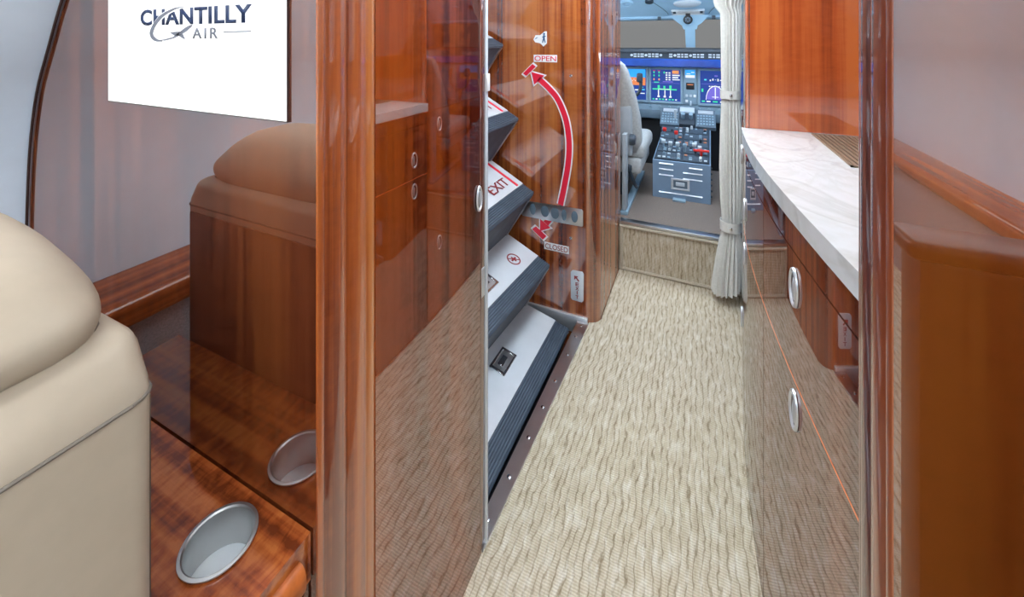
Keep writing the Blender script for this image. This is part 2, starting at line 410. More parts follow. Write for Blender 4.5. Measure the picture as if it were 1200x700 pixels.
# metal kick strip, sill, door-well and the door lining behind the stair
slab('trim_8', (-0.70, -0.415), (EY1-0.012, EY1+0.001), (-0.05, 0.018), 'alu', bev=0.003)
fl('trim_9', [(-0.443, 0.815), (-0.408, 1.645), (-0.455, 1.645), (-0.478, 0.815)], -0.004, 0.006, 'chrome_soft')
fl('trim_10', [(-0.476, 0.83), (-0.453, 1.645), (-0.457, 1.645), (-0.480, 0.83)], -0.24, 0.002, 'well_dark')
slab('floor_well', (-1.30, -0.40), (EY0, EY1), (-0.27, -0.24), 'well_dark')
lining('wall_door', [(x+0.0, z) for x, z in [(-1.30, -0.24)]+prof], EY0, EY1, 'lining', 1)
slab('trim_11', (-0.4525, -0.4425), (0.828, 0.840), (-0.02, 1.73), 'step_white', bev=0.002)
slab('trim_12', (-0.452, -0.444), (0.806, 0.826), (0.02, 1.73), 'wood_galley', bev=0.002)

# ------------------------------------------------------------------ lamps of the place, plus added cove strips
def ceiling_light(x, y, z, mat_name, label):
    t = thing('ceiling_light', ((x[0]+x[1])/2, (y[0]+y[1])/2, z[0]), label, 'ceiling light')
    bm = bmesh.new()
    f = 0.012
    add_box(bm, (x[0]-f, x[0]), (y[0]-f, y[1]+f), z); add_box(bm, (x[1], x[1]+f), (y[0]-f, y[1]+f), z)
    add_box(bm, x, (y[0]-f, y[0]), z); add_box(bm, x, (y[1], y[1]+f), z)
    link('frame', bm_mesh(bm), 'alu', t)
    box('diffuser', x, y, (z[0]+0.006, z[1]), mat_name, t)
emit('lamp_cabin', (0.88, 0.94, 1.0), CABIN_LIGHT); emit('lamp_entry', (0.82, 0.92, 1.0), ENTRY_LIGHT)
emit('lamp_galley', (0.95, 0.97, 1.0), GALLEY_LIGHT); emit('lamp_cockpit', (0.78, 0.90, 1.0), COCKPIT_LIGHT)
ceiling_light((-0.66, -0.52), (-2.9, 0.2), (1.705, 1.73), 'lamp_cabin', 'long cabin ceiling light strip over the left seat')
ceiling_light((0.26, 0.40), (-2.9, 0.2), (1.705, 1.73), 'lamp_cabin', 'long cabin ceiling light strip over the right seat')
ceiling_light((-0.86, -0.80), (-3.0, 0.30), (1.44, 1.46), 'lamp_cabin', 'added slim light strip washing the left cabin wall, out of view')  # unseen strip, added to brighten the wall lining
ceiling_light((0.54, 0.60), (-3.0, 0.30), (1.44, 1.46), 'lamp_cabin', 'added slim light strip washing the right cabin wall, out of view')  # its unseen twin, added to light the opposite lining
ceiling_light((-0.36, -0.02), (0.75, 1.75), (1.71, 1.73), 'lamp_entry', 'square ceiling light over the entry aisle carpet')
ceiling_light((-1.00, -0.62), (0.95, 1.50), (1.71, 1.73), 'lamp_entry', 'ceiling light above the folded boarding stair')
ceiling_light((0.30, 0.90), (0.60, 0.72), (1.71, 1.73), 'lamp_galley', 'narrow ceiling light over the marble galley counter')

# ------------------------------------------------------------------ left bulkhead screen with lettering
t = thing('wall_screen', (-0.7185, BY, 1.045), 'white wall screen with navy and grey lettering on the wood bulkhead', 'screen')
box('bezel', (-0.9505, -0.4885), (BY-0.003, BY+0.0), (1.0435, 1.3425), 'trim_dark', t)
scr = box('screen_face', (-0.949, -0.490), (BY-0.004, BY-0.0025), (1.045, 1.341), 'screen_white', t)
ys = BY-0.004
fit_text('lettering', 'CHANTILLY', wallM(-0.700, ys, 1.1880), 0.284, 0.0262, 'ink_navy', scr, bold=0.030, space=1.06)
fit_text('lettering', 'AIR', wallM(-0.665, ys, 1.1615), 0.062, 0.0160, 'ink_grey', scr, bold=0.012, space=1.35)
decal('lettering_rule', [[(-0.620, 1.1620), (-0.560, 1.1625), (-0.560, 1.1640), (-0.620, 1.1635)]], ys, 'ink_grey', scr, 0.0008)
# swoosh: a tapering arc with a white rim, sweeping round to a small aeroplane
outer = [(-0.716, 1.202), (-0.733, 1.202), (-0.747, 1.200), (-0.763, 1.1965), (-0.78, 1.191), (-0.792, 1.184), (-0.802, 1.176), (-0.809, 1.168), (-0.811, 1.162), (-0.808, 1.156), (-0.801, 1.1515), (-0.790, 1.149), (-0.776, 1.149)]
inner = [(-0.716, 1.2015), (-0.733, 1.200), (-0.746, 1.197), (-0.761, 1.1925), (-0.775, 1.187), (-0.786, 1.180), (-0.795, 1.173), (-0.800, 1.166), (-0.8015, 1.162), (-0.799, 1.158), (-0.792, 1.154), (-0.785, 1.152), (-0.775, 1.1505)]
ou = [tuple(p) for p in catmull([Vector(p) for p in outer], 4)]; inn = [tuple(p) for p in catmull([Vector(p) for p in inner], 4)]
for nm, g_, yy, mt in (('swoosh_rim', 0.0016, ys-0.0006, 'screen_white'), ('swoosh', 0.0, ys-0.0012, 'ink_grey')):
    bm = bmesh.new()
    for k in range(len(ou)-1):
        c = Vector((-0.745, 1.172)); ex = lambda p, s_: tuple(Vector(p)+(Vector(p)-c).normalized()*g_*s_)
        add_prism(bm, [ex(ou[k], 1), ex(ou[k+1], 1), ex(inn[k+1], -1), ex(inn[k], -1)], 'y', yy-0.0008, yy)
    link(nm, bm_mesh(bm), mt, scr)
decal('aeroplane_emblem', [[(-0.786, 1.1515), (-0.768, 1.1505), (-0.744, 1.154), (-0.727, 1.1585), (-0.709, 1.165), (-0.696, 1.172), (-0.694, 1.1745), (-0.701, 1.1735), (-0.715, 1.169), (-0.729, 1.1625), (-0.745, 1.156), (-0.768, 1.1525)],
                          [(-0.754, 1.1635), (-0.724, 1.1645), (-0.730, 1.1585), (-0.741, 1.1585)], [(-0.731, 1.159), (-0.720, 1.161), (-0.713, 1.1530), (-0.716, 1.1530)]], ys-0.0012, 'ink_grey', scr, 0.0009)

# ------------------------------------------------------------------ aft-facing leather seats
def seat(cx, label, mirror=1):
    t = thing('passenger_seat', (cx, 0.0, 0.0), label, 'seat')
    y0, y1 = 0.02, 0.228
    sec = [(-0.255, 0.30), (0.255, 0.30), (0.255, 0.812), (0.222, 0.862), (-0.222, 0.862), (-0.255, 0.812)]
    b_ = prism('backrest', [(cx+a, z) for a, z in sec], 'y', y0, y1, 'leather', t, bev=0.022, seg=5)
    # piping round the shoulder of the backrest and under the headrest
    def loop(hx, ya, yb, z, rc=0.03):
        P = []
        for sx, sy in ((1, 1), (-1, 1), (-1, -1), (1, -1)):
            ax, ay = cx+sx*(hx-rc), (yb-rc if sy > 0 else ya+rc)
            base = {(1, 1): 0, (-1, 1): 90, (-1, -1): 180, (1, -1): 270}[(sx, sy)]
            for k in range(5):
                a = math.radians(base+22.5*k); P.append((ax+rc*math.cos(a), ay+rc*math.sin(a), z))
        return P+[P[0]]
    tube('piping', loop(0.2552, y0, y1, 0.803, 0.0215), 0.0018, 'leather_seam', b_, n=6)
    # headrest: soft domed cushion with an arched top
    rings = []
    n = 40
    for k in range(13):
        v = k/12; z = 0.855+0.118*v
        s = (1-(max(0, v-0.15)/0.85)**2.6)**(1/2.2) if v < 1 else 0.02
        s = max(s, 0.02); bulge = 1+0.05*math.sin(math.pi*min(1, v*1.8))
        hx, hy = 0.215*bulge*(0.40+0.60*s) if v < 1 else 0.075, 0.094*bulge*max(s, 0.05)
        ring = []
        for j in range(n):
            a = 2*math.pi*j/n; ca, sa = math.cos(a), math.sin(a)
            ex = 0.42+0.45*v**3
            px = hx*math.copysign(abs(ca)**ex, ca); py = hy*math.copysign(abs(sa)**ex, sa)
            zz = z - 0.030*v*(px/0.22)**2
            ring.append((cx+px, 0.122+py, zz))
        rings.append(ring)
    h_ = loft('headrest', rings, 'leather', t, smooth=True)
    tube('seam', loop(0.206, 0.034, 0.208, 0.8625), 0.0025, 'leather_seam', h_, n=6)
    box('back_shell', (cx-0.235, cx+0.235), (y1-0.002, y1+0.003), (0.32, 0.79), 'added_panel_brown', t, bev=0.002)  # unseen dark panel, added to keep the seat's mirror image dark
    box('seat_cushion', (cx-0.25, cx+0.25), (-0.47, 0.05), (0.31, 0.46), 'leather', t, bev=0.04, seg=5)
    for s in ((1,) if cx < CX else (-1,)):
        x0, x1 = sorted((cx+s*0.258, cx+s*0.318))
        box('armrest', (x0, x1), (-0.44, 0.0), (0.28, 0.62), 'leather', t, bev=0.02, seg=4)
    box('seat_base', (cx-0.20, cx+0.20), (-0.38, 0.10), (0.0, 0.315), 'leather_seam', t, bev=0.01)
seat(-0.745, 'beige leather aft-facing seat beside the cup holder cabinet, left of the frame')
t = thing('low_divider', (0.47, 0.17, 0), 'low dark wooden divider behind the right bulkhead, seen only as its reflection', 'divider')
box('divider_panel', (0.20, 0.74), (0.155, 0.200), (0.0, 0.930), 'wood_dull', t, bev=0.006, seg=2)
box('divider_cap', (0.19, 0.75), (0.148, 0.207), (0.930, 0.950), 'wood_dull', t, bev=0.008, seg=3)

# ------------------------------------------------------------------ low cabinet with cup holder between seat and bulkhead
X0, X1, Y0, Y1, LZ = -1.0, -0.447, 0.240, 0.368, 0.53
t = thing('side_cabinet', ((X0+X1)/2, 0.30, 0), 'low glossy wooden cabinet with a cup holder beside the beige seat', 'cabinet')
box('body', (X0, X1-0.004), (Y0+0.004, Y1), (0.0, 0.470), 'wood_bulkhead', t)
# top with a round hole
cup = (-0.5405, 0.3135); CR = 0.0395
angs = sorted(set([2*math.pi*k/48 for k in range(48)] + [math.atan2(y-cup[1], x-cup[0]) % (2*math.pi) for x in (X0, X1) for y in (Y0, Y1)]))
def edge_pt(a):
    dx, dy = math.cos(a), math.sin(a); tt = []
    if dx > 1e-9: tt.append((X1-cup[0])/dx)
    if dx < -1e-9: tt.append((X0-cup[0])/dx)
    if dy > 1e-9: tt.append((Y1-cup[1])/dy)
    if dy < -1e-9: tt.append((Y0-cup[1])/dy)
    return (cup[0]+dx*min(tt), cup[1]+dy*min(tt))
bm = bmesh.new(); L = []
for z in (LZ, 0.470):
    L.append([[bm.verts.new((*edge_pt(a), z)) for a in angs], [bm.verts.new((cup[0]+CR*math.cos(a), cup[1]+CR*math.sin(a), z)) for a in angs]])
n = len(angs)
for k in range(n):
    j = (k+1) % n
    bm.faces.new((L[0][0][k], L[0][0][j], L[0][1][j], L[0][1][k])); bm.faces.new((L[1][0][k], L[1][1][k], L[1][1][j], L[1][0][j]))
    bm.faces.new((L[0][0][k], L[1][0][k], L[1][0][j], L[0][0][j])); bm.faces.new((L[0][1][k], L[0][1][j], L[1][1][j], L[1][1][k]))
top = link('cabinet_top', bm_mesh(bm), 'wood_ledge', t)
c3 = (cup[0], cup[1], LZ)
ch = lathe('cup_holder', [(0.0385, 0.0005), (0.0415, 0.0025), (0.0415, 0.004), (0.038, 0.0045), (0.0362, 0.003), (0.0355, -0.004), (0.0355, -0.050), (0.0365, -0.052)], c3, 'cup_steel', t, n=48, close=False)
lathe('cup_floor', [(0.0, -0.044), (0.0355, -0.044), (0.0355, -0.050), (0.0, -0.050)], c3, 'cup_bottom', ch, n=40, close=False)
# rounded nosing on the aisle side
pts = [(X1-0.004, 0.472), (X1-0.004, 0.512)]
for k in range(9):
    a = math.pi/2 - math.pi*k/8; pts.append((X1+0.002+0.011*math.cos(a), 0.492+0.019*math.sin(a)))
prism('edge_nosing', pts, 'y', Y0, Y1-0.016, 'wood_satin', t, smooth=50)

# wooden side ledges along the cabin walls with grey cloth beneath
def side_ledge(s, label):
    f = lambda x: x if s < 0 else 2*CX-x
    t = thing('side_ledge', (f(-1.15), -1.4, 0), label, 'ledge')
    prism('ledge_top', [(f(-1.30), 0.583), (f(-1.165), 0.572), (f(-1.150), 0.560), (f(-1.150), 0.520), (f(-1.158), 0.510), (f(-1.30), 0.510)], 'y', -3.15, 0.366, 'wood_rail', t, bev=0.006, seg=3)
    box('lower_panel', sorted((f(-1.295), f(-1.17))), (-3.15, 0.366), (0.0, 0.511), 'fabric_grey', t)
side_ledge(-1, 'long glossy wooden ledge along the cabin wall left of the beige seat')
side_ledge(1, 'long glossy wooden ledge along the right cabin wall, seen only as reflection')

# ------------------------------------------------------------------ latch and plate on the closet edge
t = thing('flush_latch', (-0.447, 0.797, 0.775), 'oval chrome flush latch on the edge of the left wooden closet wall', 'latch')
def oval(name, Mx, a, b_, mat, parent, **kw):
    bm = bmesh.new()
    add_lathe(bm, [(0.76, 0.0), (0.80, 0.0025), (0.88, 0.0042), (0.97, 0.003), (1.0, 0.0)], (0, 0, 0), 32, 'z', close=False)
    for v in bm.verts: v.co = Mx @ Vector((v.co.x*a, v.co.y*b_, v.co.z))
    # dark dished back and a slim raised finger lever
    nf_ = set(bm.faces)
    add_lathe(bm, [(0.80, 0.0010), (0.35, 0.0006), (0.02, 0.0005)], (0, 0, 0), 24, 'z', M=Mx @ Matrix.Diagonal((a, b_, 1, 1)), close=False)
    for f_ in bm.faces:
        if f_ not in nf_: f_.material_index = 1
    add_lathe(bm, [(1.0, 0.0008), (0.9, 0.003), (0.5, 0.0042), (0.02, 0.0045)], (0, 0, 0), 24, 'z', M=Mx @ Matrix.Translation((a*0.18, 0, 0)) @ Matrix.Diagonal((a*0.22, b_*0.62, 1, 1)), close=False)
    mat = [mat, 'latch_dish']
    return link(name, bm_mesh(bm), mat, parent, smooth=45, **kw)
oval('latch_ring', frame((-0.4435, 0.797, 0.802), (0, 1, 0), (0, 0, 1)), 0.011, 0.029, 'alu', t)
p = box('edge_plate', (-0.4446, -0.4426), (0.809, 0.823), (0.575, 0.640), 'alu', None, bev=0.001, label='small grey metal plate on the closet edge beside the stair', cat='plate')
p = box('strike_bracket', (-0.4435, -0.4395), (0.826, 0.843), (1.035, 1.075), 'decal_white', None, bev=0.001, label='small white bracket on the door frame strip above the stair', cat='bracket')

# ------------------------------------------------------------------ folded boarding stair
T = {5: (-0.777, 1.132), 4: (-0.705, 0.817), 3: (-0.635, 0.513), 2: (-0.564, 0.223), 1: (-0.484, -0.016)}
V = {5: (-0.98, 1.24), 4: (-0.91, 0.93), 3: (-0.836, 0.62), 2: (-0.757, 0.311), 1: (-0.67, 0.03), 0: (-0.56, -0.235)}
air = thing('boarding_stair', (-0.8, 1.22, -0.24), 'folded white boarding stair with black ribbed nosings in the doorway', 'stair')
SY0, SY1 = 0.90, 1.615
yaw = {5: 0.02, 4: 0.03, 3: 0.03, 2: 0.085, 1: 0.02}
for k in (1, 2, 3, 4, 5):
    v, tp, vb = Vector((V[k][0], V[k][1])), Vector((T[k][0], T[k][1])), Vector((V[k-1][0], V[k-1][1]))
    d = (tp-v).normalized(); nrm = Vector((-d.y, d.x))            # along the tread, and up out of it
    sh = lambda o_, kk=k: o_                                       # placeholder keeps the loop readable
    S = Matrix.Identity(4); S[0][1] = yaw[k]; S[0][3] = -yaw[k]*SY1
    def put(bm, name, mat, parent, smooth=False, **kw):
        for q in bm.verts: q.co = S @ q.co
        return link(name, bm_mesh(bm), mat, parent, smooth=smooth, **kw)
    # wedge body
    bm = bmesh.new()
    dv = (vb-tp).normalized()
    nv = Vector((dv.y, -dv.x))
    poly = [v-nrm*0.001-d*0.03, tp-nrm*0.001, tp-nrm*0.012, vb+Vector((-0.0, 0.004)), vb+Vector((-0.05, 0.03)), v-d*0.03-nrm*0.05]
    add_prism(bm, [(p_.x, p_.y) for p_ in poly], 'y', SY0, SY1)
    step = put(bm, 'step', 'riser_dark', air)
    # white tread plate
    wl = (tp-v).length
    bm = bmesh.new(); a0, a1 = v-d*0.02, tp-d*0.058
    add_prism(bm, [(q.x, q.y) for q in (a0, a1, a1+nrm*0.004, a0+nrm*0.004)], 'y', SY0, SY1)
    put(bm, 'tread_plate', 'step_white', step)
    # ribbed black nosing: ribs run the length of the tread and wrap over the edge
    bm = bmesh.new(); nr = 7
    b0 = tp-d*0.057
    add_prism(bm, [(q.x, q.y) for q in (b0, tp, tp-nrm*0.014, b0-nrm*0.004)], 'y', SY0, SY1-0.002)
    for i in range(nr):
        c = b0+d*(0.057*(i+0.5)/nr); r = 0.0030
        add_prism(bm, [(q.x, q.y) for q in (c-d*r, c-d*r*0.6+nrm*0.004, c+d*r*0.6+nrm*0.004, c+d*r)], 'y', SY0, SY1-0.002)
    for i in range(2):
        c = tp-nrm*(0.004+0.007*i); 
        add_prism(bm, [(q.x, q.y) for q in (c+nrm*0.0025, c+d*0.003, c-nrm*0.0025)], 'y', SY0, SY1-0.002)
    put(bm, 'ribbed_nosing', 'rubber', step)
    # pale edge strip down the riser's forward end
    bm = bmesh.new(); e0, e1 = tp-nrm*0.012, vb+Vector((0, 0.004))
    pv = Vector((dv.y, -dv.x)); pv = pv if pv.x > 0 else -pv
    add_prism(bm, [(q.x, q.y) for q in (e0, e1, e1+pv*0.004, e0+pv*0.004)], 'y', SY1-0.016, SY1-0.004)
    put(bm, 'edge_strip', 'chrome_soft', step)
    tm = lambda along, yy, up=0.0042: Vector(((v+d*along+nrm*up).x, yy, (v+d*along+nrm*up).y))
    dirx = Vector((d.x, 0, d.y)); up3 = Vector((nrm.x, 0, nrm.y))
    if k in (3, 4):     # red stripe along the forward end of the tread
        bm = bmesh.new()
        add_prism(bm, [(q.x, q.y) for q in (v+nrm*0.004, v+d*(wl-0.063)+nrm*0.004, v+d*(wl-0.063)+nrm*0.005, v+nrm*0.005)], 'y', 1.565, 1.580)
        put(bm, 'red_stripe', 'decal_red', step)
    if k in (3, 4):
        cc = tm(0.115, 1.475)
        fit_text('lettering', 'EXIT', frame(cc, (0, 1, 0), -dirx), 0.145, 0.042, 'decal_dark_red', step, bold=0.01)
    if k == 2:          # round no-step mark
        cc = tm(0.095, 1.505); Mx = frame(cc, (0, 1, 0), -dirx)
        bm = bmesh.new()
        add_lathe(bm, [(0.024, 0.0), (0.024, 0.0006), (0.029, 0.0006), (0.029, 0.0)], (0, 0, 0), 28, 'z', M=Mx, close=False)
        add_box(bm, (-0.026, 0.026), (-0.002, 0.002), (0, 0.0006), M=Mx @ Matrix.Rotation(math.radians(-45), 4, 'Z'))
        add_box(bm, (-0.015, 0.015), (-0.004, 0.004), (0, 0.0005), M=Mx); add_box(bm, (-0.003, 0.004), (-0.013, 0.013), (0, 0.0005), M=Mx)
        put(bm, 'no_step_mark', 'decal_dark_red', step)
    if k in (1, 2):     # chrome latch set into the tread
        cc = tm(0.048 if k == 1 else 0.09, 1.305 if k == 1 else 1.30, 0.004)
        Mx = frame(cc, (0, 1, 0), -dirx)
        bm = bmesh.new(); a, b_ = 0.050, 0.030
        for x_, y_ in (((-a, a), (b_-0.008, b_)), ((-a, a), (-b_, -b_+0.008)), ((-a, -a+0.010), (-b_, b_)), ((a-0.010, a), (-b_, b_))):
            add_box(bm, x_, y_, (0.0, 0.006), 0.0015, 1, M=Mx)
        add_box(bm, (-a*0.45, a*0.45), (-0.008, 0.012), (0.0, 0.005), 0.0015, 1, M=Mx)
        put(bm, 'step_latch', 'chrome', step, smooth=40)
        bm = bmesh.new(); add_box(bm, (-a+0.01, a-0.01), (-b_+0.008, b_-0.008), (0.0003, 0.0012), M=Mx); put(bm, 'latch_pocket', 'chrome_soft', step)
# screws of the sill
sill = [(0.87, -0.462), (0.98, -0.455), (1.10, -0.449), (1.21, -0.446), (1.32, -0.442), (1.45, -0.438), (1.55, -0.435), (1.62, -0.433)]
for i, (y, x) in enumerate(sill):
    lathe('screw', [(0.006, 0.006), (0.0055, 0.0078), (0.002, 0.009)], (x, y, 0), 'chrome', None, n=12, label='chrome screw on the door sill, %s from the near end' % ('first', 'second', 'third', 'fourth', 'fifth', 'sixth', 'seventh', 'eighth')[i], cat='screw', group='door sill screws')

# ------------------------------------------------------------------ forward wall: arrow, labels, plates
AY = EY1
def thick_line(cl, w_):
    cl = [Vector(p) for p in cl]; Lp, Rp = [], []
    for i, p in enumerate(cl):
        d = (cl[min(i+1, len(cl)-1)]-cl[max(i-1, 0)]).normalized(); q = Vector((-d.y, d.x))
        Lp.append(p+q*w_/2); Rp.append(p-q*w_/2)
    return Lp, Rp
def strip_polys(cl, w_):
    L_, R_ = thick_line(cl, w_)
    return [[tuple(L_[i]), tuple(L_[i+1]), tuple(R_[i+1]), tuple(R_[i])] for i in range(len(cl)-1)]
cl = catmull([Vector(p) for p in [(-0.532, 0.462), (-0.513, 0.554), (-0.498, 0.645), (-0.495, 0.734), (-0.509, 0.822), (-0.543, 0.902), (-0.585, 0.95), (-0.630, 0.988)]], 8)
def grow(poly, g):
    c = sum((Vector(p) for p in poly), Vector((0, 0)))/len(poly)
    return [tuple(Vector(p)+(Vector(p)-c).normalized()*g) for p in poly]
head = [(-0.664, 1.016), (-0.604, 1.002), (-0.650, 0.962)]
t = thing('direction_arrow', (-0.58, AY, 0.46), 'long curved red arrow with white outline pointing up to the OPEN label', 'arrow')
decal('white_outline', strip_polys(cl, 0.034)+[grow(head, 0.011)], AY, 'decal_white', t, 0.0012)
decal('red_fill', strip_polys(cl, 0.023)+[head], AY-0.0012, 'decal_red', t, 0.0008)
bar1 = [(-0.711, 1.004), (-0.655, 1.058), (-0.635, 1.043), (-0.691, 0.99)]
t = thing('stop_bar', (-0.673, AY, 0.99), 'slanted red bar with white outline below the OPEN label', 'mark')
decal('white_outline', [bar1], AY, 'decal_white', t, 0.0012); decal('red_fill', [grow(bar1, -0.0085)], AY-0.0012, 'decal_red', t, 0.0008)
bar2 = [(-0.668, 0.338), (-0.647, 0.358), (-0.586, 0.316), (-0.606, 0.293)]
t = thing('stop_bar', (-0.627, AY, 0.293), 'slanted red bar with white outline above the CLOSED label', 'mark')
decal('white_outline', [bar2], AY, 'decal_white', t, 0.0012); decal('red_fill', [grow(bar2, -0.0085)], AY-0.0012, 'decal_red', t, 0.0008)
t = thing('direction_arrow', (-0.6, AY, 0.33), 'short red arrow with white outline pointing down to the CLOSED label', 'arrow')
sh = [(-0.556, 0.425), (-0.574, 0.402), (-0.597, 0.371)]; hd = [(-0.624, 0.333), (-0.624, 0.388), (-0.575, 0.356)]
decal('white_outline', strip_polys([Vector(p) for p in sh], 0.038)+[grow(hd, 0.008)], AY, 'decal_white', t, 0.0012)
decal('red_fill', strip_polys([Vector(p) for p in sh], 0.025)+[grow(hd, -0.002)], AY-0.0012, 'decal_red', t, 0.0008)
for s, c, w_, lab in (('OPEN', (-0.600, 1.075), 0.106, 'white label reading OPEN in red on the wooden wall'), ('CLOSED', (-0.550, 0.277), 0.109, 'white label reading CLOSED in red on the wooden wall')):
    t = thing('door_label', (c[0], AY, c[1]-0.016), lab, 'label')
    x, z = c
    decal('label_plate', [[(x-w_/2, z-0.0155), (x+w_/2, z-0.0155), (x+w_/2, z+0.0155), (x-w_/2, z+0.0155)]], AY, 'decal_white', t, 0.0012)
    fit_text('lettering', s, wallM(x, AY-0.0012, z), w_*0.92, 0.022, 'decal_red' if s == 'OPEN' else 'decal_dark_red', t, bold=0.006)
t = thing('sticker', (-0.62, AY, 1.126), 'white cut-out sticker with a small blue walking figure above OPEN', 'sticker')
decal('sticker_face', [[(-0.654, 1.156), (-0.644, 1.175), (-0.623, 1.175), (-0.603, 1.191), (-0.593, 1.191), (-0.593, 1.14), (-0.608, 1.126), (-0.623, 1.14), (-0.646, 1.144)]], AY, 'decal_white', t, 0.001)
decal('figure', [ring_pts((-0.605, 1.180), 0.0045, 10), [(-0.609, 1.175), (-0.602, 1.175), (-0.602, 1.160), (-0.598, 1.143), (-0.602, 1.142), (-0.606, 1.155), (-0.610, 1.142), (-0.614, 1.143), (-0.610, 1.160)],
                 [(-0.614, 1.168), (-0.597, 1.172), (-0.597, 1.169), (-0.614, 1.165)], [(-0.650, 1.156), (-0.640, 1.165), (-0.632, 1.166), (-0.640, 1.160)]], AY-0.001, 'decal_blue', t, 0.0008)
# metal plate, its blotchy reflections put in as dark ovals
t = thing('metal_plate', (-0.57, AY, 0.39), 'wide polished metal plate with painted dark oval reflections crossing the arrow tail', 'plate')
prism('plate_body', [(-0.701, 0.455), (-0.440, 0.459), (-0.435, 0.452), (-0.435, 0.392), (-0.440, 0.388), (-0.703, 0.387), (-0.709, 0.393)][::-1], 'y', AY-0.006, AY-0.0015, 'chrome_soft', t, bev=0.0015)
for i, (x, rr) in enumerate(((-0.655, 0.013), (-0.600, 0.018), (-0.555, 0.018), (-0.515, 0.011), (-0.470, 0.014))):
    lathe('reflection_oval', [(0.001, -0.0072), (0.7, -0.0072), (1.0, -0.006)], (0, 0, 0), 'panel_mid', t, n=20, axis='y', close=False,
          M=Matrix.Translation((x, AY, 0.424)) @ Matrix.Diagonal((rr, 1, 0.024, 1)))
t = thing('exit_plate', (-0.46, AY, 0.077), 'tall grey metal plate with red arrow and upright EXIT letters', 'plate')
prism('plate_body', [(-0.487, 0.085), (-0.480, 0.077), (-0.440, 0.077), (-0.433, 0.085), (-0.432, 0.194), (-0.438, 0.202), (-0.480, 0.200), (-0.487, 0.192)], 'y', AY-0.004, AY, 'step_white', t, bev=0.0012)
for i, ch_ in enumerate('EXIT'):
    fit_text('letter', ch_, wallM(-0.4595, AY-0.004, 0.147-0.0175*i), 0.014 if ch_ != 'I' else 0.0035, 0.014, 'decal_dark_red', t, bold=0.02)
decal('arrow_mark', [[(-0.472, 0.180), (-0.455, 0.180), (-0.461, 0.174), (-0.450, 0.163), (-0.454, 0.159), (-0.465, 0.170), (-0.472, 0.163)][::-1]], AY-0.004, 'decal_dark_red', t, 0.0006)
for x, z, lab in ((-0.487, 1.005, 'small chrome screw on the wooden wall right of the arrow head'), (-0.487, 0.331, 'small chrome screw on the wooden wall above the EXIT plate')):
    lathe('wall_screw', [(0.007, 0.0), (0.006, -0.003), (0.002, -0.0042)], (x, AY, z), 'chrome', None, n=14, axis='y', label=lab, cat='screw')

# ------------------------------------------------------------------ galley
cy = np.array([0.30, 0.40, 0.47, 0.526, 0.586, 0.658, 0.74, 0.87, 1.065, 1.20, 1.354, 1.60, 1.80, 2.126])
cxv = np.array([0.205, 0.188, 0.176, 0.167, 0.158, 0.150, 0.139, 0.1245, 0.1130, 0.1120, 0.1150, 0.130, 0.146, 0.172])
pf = np.polyfit(cy, cxv, 6)
cur = lambda y: float(np.polyval(pf, y))
GY0, GYS, GY1 = 0.482, 1.362, 1.965
def curved(name, y0, y1, z0, z1, off, depth, mat, parent, bev=0.0015, back=None, **kw):
    n = max(3, int((y1-y0)/0.04)); P = [(cur(y0+(y1-y0)*k/n)+off, y0+(y1-y0)*k/n) for k in range(n+1)]
    Q = [((back if back is not None else p[0]+depth), p[1]) for p in P]
    bm = bmesh.new(); add_prism(bm, P+Q[::-1], 'z', z0, z1)
    return link(name, bm_mesh(bm), mat, parent, smooth=25, **kw)
gal = thing('galley_cabinet', (0.5, 0.92, 0), 'curved glossy dark wood galley cabinet with chrome oval latches under the marble', 'cabinet')
curved('body', GY0, GYS-0.001, 0.0, 0.866, 0.016, 0, 'trim_dark', gal, back=0.975)
def handle(y, z, parent, s=1.0):
    e = 0.004; tx = Vector((cur(y+e)-cur(y-e), 2*e, 0)).normalized(); x = cur(y)
    nrm = Vector((-tx.y, tx.x, 0)); 
    o_ = Vector((x, y, z)) + nrm*0.0008
    return oval('latch', frame(o_, -tx, (0, 0, 1)), 0.0175*s, 0.031*s, 'alu', parent)
g = 0.0016
rows = [(0.006, 0.375, 'door_front'), (0.375, 0.618, 'drawer_front'), (0.618, 0.818, 'drawer_front'), (0.818, 0.864, 'fascia')]
rows = [(0.006, 0.618, 'door_front'), (0.618, 0.818, 'drawer_front'), (0.818, 0.864, 'fascia')]
for (a, b_), hs in (((GY0, 0.972), ((0.768, 0.574), (0.768, 0.765))), ((0.972, GYS-0.001), ((1.285, 0.57), (1.285, 0.69)))):
    for i, (z0, z1, nm) in enumerate(rows):
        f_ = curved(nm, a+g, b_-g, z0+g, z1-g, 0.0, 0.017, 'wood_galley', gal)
        if nm == 'door_front': handle(hs[0][0], hs[0][1], f_); 
        if nm == 'drawer_front': handle(hs[1][0], hs[1][1], f_)
curved('edge_strip', GY0, GYS-0.001, 0.8645, 0.868, -0.001, 0.02, 'wood_edge', gal)
curved('seam_strip', GY0, GYS-0.001, 0.6166, 0.6190, -0.0004, 0.01, 'wood_edge', gal)
ct = curved('countertop', GY0, GYS-0.002, 0.8685, 0.900, -0.006, 0, 'marble', None, back=0.98,
            label='white grey-veined marble galley countertop with a curved front edge', cat='countertop')
